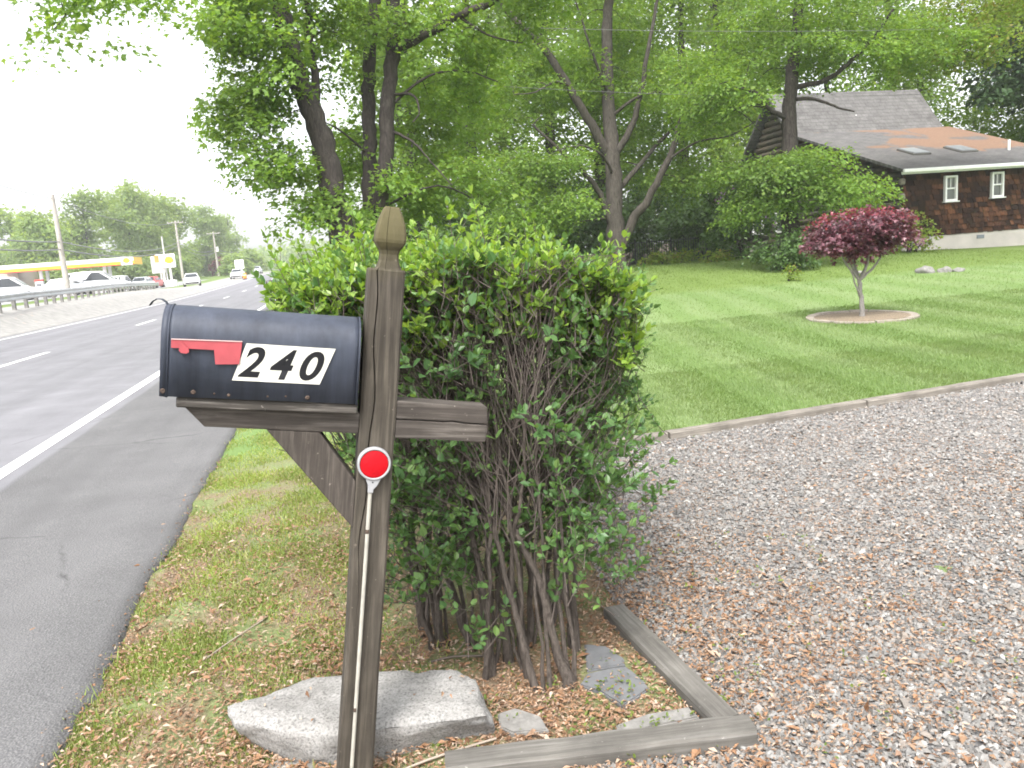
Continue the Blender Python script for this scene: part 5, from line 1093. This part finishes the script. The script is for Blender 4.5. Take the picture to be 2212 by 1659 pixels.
    for xc in (22.25, 24.35):
        yc = yf + 1.9; zc = ze - .1 + sl * (yc - yf + .45) + .10; e = empty('skylight'); e.parent = root; e.location = Vector((xc, yc, zc)) - O; e.rotation_euler = (ang, 0, 0)
        box('curb', (0, 0, .03), (.78, .98, .09), mfr, e, .01); box('dome', (0, 0, .085), (.70, .90, .04), msk, e, .015)
    t = Tubes(); yc = yf + 1.5; zc = ze - .1 + sl * (yc - yf + .45); t.add([(26.2 - O.x, yc - O.y, zc - O.z), (26.2 - O.x, yc - O.y, zc + .5 - O.z)], .05, 10); obj('vent_pipe', t.mesh('vent_pipe'), mw, root)
    t = Tubes(); t.add([(23.6 - O.x, yj + .55 - O.y, 6.2 - O.z), (23.6 - O.x, yj + .55 - O.y, 6.45 - O.z)], .035, 10); obj('vent_pipe', t.mesh('vent_pipe'), mw, root)
build_house()

# ------------------------------------------------------------------ across the road
def build_guardrail():
    pts = [(-13.0, 24, 0), (-12.9, 35.8, 0), (-14.2, 50, 0), (-15.6, 66, 0), (-16.8, 80, 0), (-17.8, 92.3, 0)]
    P = smooth_path(pts, 8); P[:, 2] = T(P[:, 0], P[:, 1]); root = empty('guardrail', tuple(P[0])); tag(root, 'long galvanised steel guardrail on the far side of the road', 'guardrail'); off = P[0]
    mt = mat_plain('galvanised_steel', (.45, .46, .47), .45, .6, var=.12, nscale=3); mp = mat_plain('guardrail_post_steel', (.22, .21, .20), .8, .3, var=.3)
    prof = [(0, .70), (.06, .665), (.06, .62), (0, .56), (0, .53), (.06, .47), (.06, .425), (0, .39)]
    Tn = np.gradient(P, axis=0); Tn[:, 2] = 0; Tn = unit(Tn); Nn = np.stack([Tn[:, 1], -Tn[:, 0], 0 * Tn[:, 0]], -1)
    V = np.concatenate([p + n_ * a + np.array([0, 0, z]) - off for p, n_ in zip(P, Nn) for a, z in [(q + .1, h_) for q, h_ in prof]]).reshape(-1, 3); k = len(prof); m = len(P)
    F = [(i * k + j, i * k + j + 1, (i + 1) * k + j + 1, (i + 1) * k + j) for i in range(m - 1) for j in range(k - 1)]
    o = obj('beam', np_mesh('beam', V, np.array(F), True), mt, root); sol = o.modifiers.new('thick', 'SOLIDIFY'); sol.thickness = .008
    cum = np.concatenate([[0], np.cumsum(np.linalg.norm(np.diff(P, axis=0), axis=1))]); me = None
    for s_ in np.arange(.4, cum[-1], 1.9):
        c = np.array([np.interp(s_, cum, P[:, q]) for q in range(3)]) - off
        if me is None: o = box('post', (0, 0, .3), (.14, .14, .86), mp, root, .01); me = o.data
        else: o = link(bpy.data.objects.new('post', me), root)
        o.location = c
    box('end_terminal', Vector(P[-1] - off) + Vector((.1, .3, .55)), (.12, .7, .40), mt, root, .04)
build_guardrail()

tag(obj('forecourt', np_mesh('forecourt', np.array([(x, y, float(T(x, y)) + .012) for y in np.arange(40, 141, 5) for x in (-52, -40, -30, -24, -18.6)]), np.array([(r_ * 5 + c, r_ * 5 + c + 1, r_ * 5 + c + 6, r_ * 5 + c + 5) for r_ in range(20) for c in range(4)])), mat_plain('forecourt_asphalt', (.26, .26, .265), .9, var=.15, nscale=.4)), kind='structure')

def build_station():
    mw = mat_plain('canopy_white', (.80, .80, .80), .5, var=.03); my = mat_plain('canopy_yellow', (.80, .50, .015), .45, var=.05); mrd = mat_plain('canopy_red', (.62, .05, .03), .45, var=.05); ms = mat_plain('canopy_soffit', (.50, .48, .46), .7, var=.04)
    z0 = gz(-32, 118); root = empty('filling_station_canopy', (-33.8, 121, z0)); tag(root, 'white, yellow and red filling station canopy across the road', 'canopy')
    zb = 4.0 - z0; Lc = 17.0; dep = 5.0
    box('roof', (0, 0, zb + .55), (Lc - .1, dep - .1, .9), ms, root)
    def band(nm, a, b, mt, x0_=-Lc / 2, x1_=Lc / 2, pr=.0): box(nm, ((x0_ + x1_) / 2, -dep / 2 - pr, zb + (a + b) / 2), (x1_ - x0_, .10, b - a), mt, root)
    band('white_band', .50, 1.02, mw); band('yellow_band', .12, .50, my); band('red_band', 0, .12, mrd); band('emblem_panel', -.02, 1.08, mw, Lc / 2 - 1.6, Lc / 2 - .2, .06)
    box('end_band', (Lc / 2, 0, zb + .52), (.1, dep, 1.0), my, root); box('end_band', (-Lc / 2, 0, zb + .52), (.1, dep, 1.0), my, root)
    # scallop emblem: radiating lobes, yellow on red
    bm = bmesh.new(); pts = [(-.09, -.30), (.09, -.30)] + [(.40 * math.cos(a) * (1 + .05 * math.cos(9 * a)), -.05 + .40 * math.sin(a) * (1 + .05 * math.cos(9 * a))) for a in np.linspace(-.25, math.pi + .25, 26)]
    def emblem(nm, cx, cy, cz, s_, mt, par, y): bmm = bmesh.new(); add_prism(bmm, [(cx + a * s_, cz + b * s_) for a, b in pts], cy - y, cy - y + .02, 'y'); return obj(nm, bm_mesh(nm, bmm), mt, par)
    bm.free(); emblem('emblem', Lc / 2 - .9, -dep / 2 - .12, zb + .55, 1.12, mrd, root, 0); emblem('emblem', Lc / 2 - .9, -dep / 2 - .145, zb + .55, .92, my, root, 0)
    for cx in (-3.6, 4.4):
        for cy in (-1.3, 1.3): box('column', (cx, cy, zb / 2), (.38, .38, zb + .1), mw, root, .03)
    for cx in (-3.6, 4.4):
        e = empty('fuel_pump', (-33.8 + cx, 118.6, z0)); tag(e, 'white fuel pump under the canopy by its %s columns' % ('left' if cx < 0 else 'right'), 'fuel pump', 'fuel pumps under the canopy')
        box('cabinet', (0, 0, .95), (.95, .55, 1.75), mw, e, .05); box('display', (0, -.285, 1.35), (.6, .02, .4), mat_plain('pump_display', (.15, .15, .16), .3), e); box('header', (0, 0, 1.95), (1.0, .6, .24), mrd, e, .02); box('plinth', (0, 0, .08), (1.4, .9, .18), ms, e, .02)
    # shop
    e = empty('station_shop', (-46.5, 126, z0)); tag(e, 'pale brick station shop at the left margin across the road', 'building'); mbk = mat_plain('pale_brick', (.48, .40, .34), .9, var=.1)
    box('wall', (0, 0, 1.9), (11, 8, 3.8), mbk, e); box('roof_edge', (0, 0, 3.95), (11.4, 8.4, .35), mw, e, .03); box('door', (2.5, -4.02, 1.1), (1.1, .08, 2.2), mat_plain('shop_door', (.12, .13, .14), .3), e); box('shop_window', (-.5, -4.02, 1.6), (3.2, .06, 1.6), mat_plain('shop_glass', (.10, .11, .12), .1), e); box('ice_chest', (4.4, -4.4, .9), (1.2, .8, 1.6), mrd, e, .03)
    # price sign
    z1 = gz(-19.7, 110); e = empty('station_sign', (-19.7, 110, z1)); tag(e, 'white pole sign with yellow emblem beside the parked cars', 'sign')
    for s_ in (-.42, .42): box('column', (s_, 0, 1.3), (.28, .28, 2.6), ms, e, .02)
    box('sign_panel', (0, -.05, 3.25), (2.35, .35, 1.75), mw, e, .08); box('side_strip', (-1.0, -.26, 3.6), (.5, .08, .9), mat_plain('sign_orange', (.75, .25, .05), .5), e); emblem('emblem', .45, -.24, 3.35, 1.35, mrd, e, .02); emblem('emblem', .45, -.27, 3.35, 1.12, my, e, .02); box('base', (0, 0, .35), (2.0, .8, .9), mw, e, .05)
    z2 = gz(-21.8, 116); e = empty('grey_sign', (-21.8, 116, z2)); tag(e, 'square grey sign board back left of the emblem sign', 'sign'); box('board', (0, 0, 2.9), (1.7, .12, 2.3), ms, e, .02); box('column', (.2, .1, .9), (.2, .2, 2.0), ms, e); box('lamp_post', (.9, .3, 3.4), (.16, .16, 6.4), ms, e)
    # route sign and warning marker
    z3 = gz(-11.9, 121.5); e = empty('route_sign', (-11.9, 121.5, z3)); tag(e, 'small white square route sign on a post past the oncoming car', 'sign')
    box('post', (.1, .06, 1.1), (.09, .06, 2.6), mat_plain('sign_post', (.35, .36, .36), .5, .4), e); box('panel', (0, 0, 2.15), (1.25, .05, 1.3), mw, e, .05); mk = mat_plain('sign_ink', (.04, .04, .05))
    for (a, b_, w_, h_) in [(-.3, 2.35, .16, .26), (0, 2.35, .16, .26), (.3, 2.35, .16, .26)]: box('mark', (a, -.035, b_), (w_, .02, h_), mk, e)
    e = empty('hazard_marker', (-11.0, 117.6, gz(-11, 117.6))); tag(e, 'small orange hazard marker at the road edge under the route sign', 'marker'); mo = mat_plain('marker_orange', (.80, .25, .03), .5)
    box('drum', (0, 0, .5), (.5, .5, .8), mo, e, .1); box('collar', (0, 0, .62), (.51, .51, .12), mw, e, .1); box('foot', (0, 0, .05), (.62, .62, .1), mk, e, .03)
build_station()

def car(x, y, head, col, label, scale=1.0, kind='sedan'):
    z0 = gz(x, y) + .012; e = empty('parked_car', (x, y, z0), (0, 0, head)); e.scale = (scale,) * 3; tag(e, label, 'car', 'cars across the road')
    key = 'car_' + '_'.join('%d' % int(c * 99) for c in col)
    mp = bpy.data.materials.get(key) or mat_plain(key, col, .3, .0, var=.02, bmp=0); mg = bpy.data.materials.get('car_glass') or mat_plain('car_glass', (.03, .035, .04), .1, bmp=0); mt = bpy.data.materials.get('tyre_rubber') or mat_plain('tyre_rubber', (.02, .02, .02), .9); mh = bpy.data.materials.get('wheel_rim') or mat_plain('wheel_rim', (.5, .5, .5), .3, .8)
    mr_ = bpy.data.materials.get('tail_lamp') or mat_plain('tail_lamp', (.5, .02, .02), .3); ml_ = bpy.data.materials.get('head_lamp') or mat_plain('head_lamp', (.75, .76, .78), .15)
    hroof = 1.46 if kind == 'sedan' else 1.72
    body = [(-2.25, .30, .62, .78), (-2.2, .24, .88, .86), (-1.6, .20, .95, .90), (0, .20, .95, .91), (1.2, .20, .92, .90), (1.95, .22, .80, .86), (2.25, .28, .62, .74)]
    cab = ([(-1.75, .93, .72), (-1.15, hroof - .06, .60), (-.2, hroof, .62), (.35, hroof - .04, .61), (1.15, .93, .76)] if kind == 'sedan' else [(-2.15, .93, .80), (-1.95, hroof - .08, .66), (-.6, hroof, .68), (.4, hroof - .05, .66), (1.25, .93, .78)])
    V = []; 
    for (l, zl, zh, w) in body: V += [(l, -w * .93, zl), (l, -w, zl + .15), (l, -w, (zl + zh) / 2 + .05), (l, -w * .90, zh), (l, w * .90, zh), (l, w, (zl + zh) / 2 + .05), (l, w, zl + .15), (l, w * .93, zl)]
    k = 8; n_ = len(body); F = [(i * k + j, i * k + (j + 1) % k, (i + 1) * k + (j + 1) % k, (i + 1) * k + j) for i in range(n_ - 1) for j in range(k)] + [tuple(range(k))[::-1], tuple(range((n_ - 1) * k, n_ * k))]
    me = bpy.data.meshes.new('body'); me.from_pydata(V, [], F); bm = bmesh.new(); bm.from_mesh(me); bmesh.ops.recalc_face_normals(bm, faces=bm.faces[:]); bm.to_mesh(me); bm.free(); me.polygons.foreach_set('use_smooth', [True] * len(me.polygons)); obj('body', me, mp, e)
    V = []; n_ = len(cab)
    for (l, z, w) in cab: V += [(l, -.84, .90), (l, -w, z), (l, w, z), (l, .84, .90)]
    F = [(i * 4 + j, i * 4 + j + 1, i * 4 + 5 + j, i * 4 + 4 + j) for i in range(n_ - 1) for j in range(3)]; me = bpy.data.meshes.new('cabin'); me.from_pydata(V, [], F); bm = bmesh.new(); bm.from_mesh(me); bmesh.ops.recalc_face_normals(bm, faces=bm.faces[:]); bm.to_mesh(me); bm.free(); obj('cabin', me, mp, e)
    c0, c1, c2, c3, c4 = cab
    def quad(nm, pts, mt_): me = bpy.data.meshes.new(nm); me.from_pydata(pts, [], [(0, 1, 2, 3)]); sl_ = obj(nm, me, mt_, e); s_ = sl_.modifiers.new('thick', 'SOLIDIFY'); s_.thickness = .012; s_.offset = 0
    def lerp(a, b, t): return a + (b - a) * t
    for sg in (-1, 1):
        pts = [(lerp(c0[0], c1[0], .35), sg * .815, .99), (lerp(c1[0], c2[0], .05), sg * (c1[2] + .025), c1[1] - .09), (lerp(c2[0], c3[0], .9), sg * (c3[2] + .03), c3[1] - .08), (lerp(c3[0], c4[0], .8), sg * .825, .99)]; quad('side_window', pts, mg)
    for a, b_, nm in ((c4, c3, 'windscreen'), (c0, c1, 'rear_window')):
        sgn = .02 if a[0] > 0 else -.02
        pts = [(lerp(a[0], b_[0], .15) + sgn, -.70, lerp(.95, b_[1], .12) + .02), (lerp(a[0], b_[0], .15) + sgn, .70, lerp(.95, b_[1], .12) + .02), (lerp(a[0], b_[0], .88) + sgn, b_[2] * .9, lerp(.93, b_[1], .88) + .02), (lerp(a[0], b_[0], .88) + sgn, -b_[2] * .9, lerp(.93, b_[1], .88) + .02)]; quad(nm, pts, mg)
    for wx in (-1.35, 1.38):
        for sg in (-1, 1):
            t = Tubes(); t.add([(wx, sg * .70, .32), (wx, sg * .93, .32)], .32, 16); bm = bmesh.new(); bm.from_mesh(t.mesh('wheel')); bmesh.ops.holes_fill(bm, edges=[ed for ed in bm.edges if ed.is_boundary]); w_ = obj('wheel', bm_mesh('wheel', bm), mt, e)
            t = Tubes(); t.add([(wx, sg * .92, .32), (wx, sg * .945, .32)], .20, 12); bm = bmesh.new(); bm.from_mesh(t.mesh('rim')); bmesh.ops.holes_fill(bm, edges=[ed for ed in bm.edges if ed.is_boundary]); obj('rim', bm_mesh('rim', bm), mh, w_)
    for sg in (-1, 1): box('headlight', (2.18, sg * .58, .66), (.12, .30, .14), ml_, e, .03); box('tail_light', (-2.21, sg * .62, .76), (.1, .26, .16), mr_, e, .02)
    box('bumper', (2.22, 0, .38), (.14, 1.4, .16), mt, e, .03)
WH = (.78, .78, .79); SV = (.55, .57, .60)
car(-14.86, 96.9, R(-82), WH, 'white car pulling out past the end of the guardrail')
car(-12.9, 127.4, R(-92), WH, 'white car by the route sign facing down the road')
car(-13.0, 164.5, R(-92), SV, 'farthest pale car up the road beyond the route sign')
car(-21.6, 62.0, R(8), WH, 'white van with the red stripe at the left margin behind the guardrail', 1.0, 'suv')
car(-20.4, 71.5, R(6), SV, 'low silver car half hidden by the guardrail left of the canopy columns')
car(-18.9, 74.0, R(4), WH, 'big white car behind the guardrail below the canopy', 1.12, 'suv')
car(-21.4, 92.6, R(80), WH, 'white car with red tail lights showing, left of the parked row', 1.0, 'suv')
car(-20.4, 97.9, R(-96), SV, 'silver car in the middle of the parked row by the sign')
car(-21.2, 108, R(84), (.50, .06, .06), 'red car parked left of the emblem sign')

# utility poles and their wires
def pole(x, y, zt, label, arm=True, box_=False):
    z0 = gz(x, y); e = empty('utility_pole', (x, y, z0)); tag(e, label, 'utility pole', 'utility poles across the road'); mt = bpy.data.materials.get('pole_wood') or mat_plain('pole_wood', (.40, .365, .33), .9, var=.2, nscale=3)
    h_ = zt - z0; t = Tubes(); t.add([(0, 0, -.2), (0, 0, h_ * .5), (0, 0, h_)], [.24, .20, .15], 10); obj('shaft', t.mesh('shaft'), mt, e)
    if arm:
        box('crossarm', (0, -.12, h_ - .35), (2.6, .12, .14), mt, e)
        for q in (-1.2, -.5, .5, 1.2): box('insulator', (q, -.12, h_ - .2), (.09, .09, .16), bpy.data.materials.get('canopy_soffit'), e, .02)
    if box_:
        t = Tubes(); t.add([(.42, -.1, h_ * .55), (.42, -.1, h_ * .55 + 1.0)], .24, 10); obj('transformer', t.mesh('transformer'), bpy.data.materials.get('canopy_white'), e)
    return np.array([x, y, z0 + h_])
tops = [pole(-19.9, 69.2, 8.7, 'near utility pole standing in front of the canopy', False), pole(-23.6, 145.1, 11.3, 'middle utility pole beside the emblem sign'), pole(-21.9, 178.6, 10.8, 'farthest utility pole near the dark red bush', True, True)]
tops = [np.array([-15.5, 22, 8.8])] + tops + [np.array([-19, 235, 12.5])]
mwire = mat_plain('wire', (.20, .20, .205), .6)
WL = ['from beyond the left margin to the near pole', 'from the near pole to the middle pole', 'from the middle pole to the farthest pole', 'from the farthest pole away up the road']
for k in range(4):
    for lv, nm in ((-.3, 'upper'), (-3.6, 'middle'), (-4.2, 'lower')):
        a = tops[k] + [0, 0, lv]; b = tops[k + 1] + [0, 0, lv]; s_ = np.linspace(0, 1, 17); P = a + (b - a) * s_[:, None]; P[:, 2] -= (1.1 if k else .6) * 4 * s_ * (1 - s_)
        t = Tubes(); t.add(P, .028 if lv > -1 else .045, 4); o = obj('overhead_wire', t.mesh('overhead_wire', off=a), mwire); o.location = a; tag(o, '%s overhead wire running %s' % (nm, WL[k]), 'wire', 'overhead wires')
# service wires crossing in front of the trees to the house
for k, (a, b, sag, lab) in enumerate([((-6, 19.0, 7.4), (26, 20.5, 7.2), .5, 'higher thin service wire crossing the tree crowns'), ((-6, 20.5, 7.0), (21.5, 24.4, 5.9), .5, 'lower thin service wire crossing the trees towards the house')]):
    a = np.array(a, float); b = np.array(b, float); s_ = np.linspace(0, 1, 21); P = a + (b - a) * s_[:, None]; P[:, 2] -= sag * 4 * s_ * (1 - s_); t = Tubes(); t.add(P, .006, 4); o = obj('service_wire', t.mesh('service_wire', off=a), mat_plain('service_wire_grey', (.16, .16, .16))); o.location = a; tag(o, lab, 'wire', 'service wires')

# trees across the road
FAR = [(-43, 138, 12.5, 5.5, 'roadside tree behind the canopy at the left margin'), (-38, 146, 15.6, 6.0, 'tree behind the left half of the canopy'), (-33.5, 156, 17.6, 6.2, 'tallest tree across the road, above the canopy end'), (-36, 170, 18, 6.5, 'tree showing behind the tallest one across the road'), (-29.5, 166, 16.6, 6.0, 'tree behind the middle utility pole'), (-52, 156, 14.5, 6.5, 'tree at the left margin behind the shop'), (-25.5, 196, 15.5, 5.0, 'tree behind the farthest utility pole'), (-24, 220, 15.5, 5.0, 'last tall tree before the sky gap up the road'), (-31, 182, 17.5, 5.5, 'tree between the middle and farthest utility poles')]
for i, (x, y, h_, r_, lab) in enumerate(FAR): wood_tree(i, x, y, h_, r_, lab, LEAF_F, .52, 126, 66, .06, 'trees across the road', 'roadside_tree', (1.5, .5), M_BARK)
LEAF_M = mat_leaf('maroon_leaf', [(.12, .035, .045), (.16, .05, .06), (.10, .04, .04)], .3)
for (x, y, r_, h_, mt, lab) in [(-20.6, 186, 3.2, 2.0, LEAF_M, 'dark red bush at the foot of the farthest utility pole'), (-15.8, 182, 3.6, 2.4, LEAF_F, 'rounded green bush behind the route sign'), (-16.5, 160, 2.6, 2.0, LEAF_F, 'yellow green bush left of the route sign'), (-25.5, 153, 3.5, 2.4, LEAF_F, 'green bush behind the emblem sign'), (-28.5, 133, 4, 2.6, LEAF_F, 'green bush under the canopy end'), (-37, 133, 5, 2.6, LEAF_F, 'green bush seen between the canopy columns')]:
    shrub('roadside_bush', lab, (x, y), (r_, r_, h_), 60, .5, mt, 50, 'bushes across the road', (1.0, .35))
# distant wood on the horizon
C = np.stack([rng.uniform(-140, 60, 260), rng.uniform(330, 400, 260), np.zeros(260)], -1); C[:, 2] = T(C[:, 0], C[:, 1]) + rng.uniform(1, 8, 260)
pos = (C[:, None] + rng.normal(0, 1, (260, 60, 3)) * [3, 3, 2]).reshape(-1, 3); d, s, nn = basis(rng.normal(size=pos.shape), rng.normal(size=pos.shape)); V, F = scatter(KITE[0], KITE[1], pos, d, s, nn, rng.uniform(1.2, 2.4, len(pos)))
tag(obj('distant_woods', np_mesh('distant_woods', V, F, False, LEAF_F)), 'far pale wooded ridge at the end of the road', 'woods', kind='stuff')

# added haze volume standing in for veiling glare, even over the whole place
m = bpy.data.materials.new('glare_haze'); m.use_nodes = True; m.node_tree.nodes.clear()
ho = m.node_tree.nodes.new('ShaderNodeOutputMaterial'); hv = m.node_tree.nodes.new('ShaderNodeVolumePrincipled')
hv.inputs['Color'].default_value = (.95, .97, 1.0, 1); hv.inputs['Density'].default_value = 0.00065; hv.inputs['Anisotropy'].default_value = 0.0
m.node_tree.links.new(hv.outputs[0], ho.inputs['Volume'])
hz = box('haze', (0, 0, 14.0), (1240, 1240, 36.0), m); tag(hz, 'thin pale haze added over the whole place', 'haze', kind='stuff')
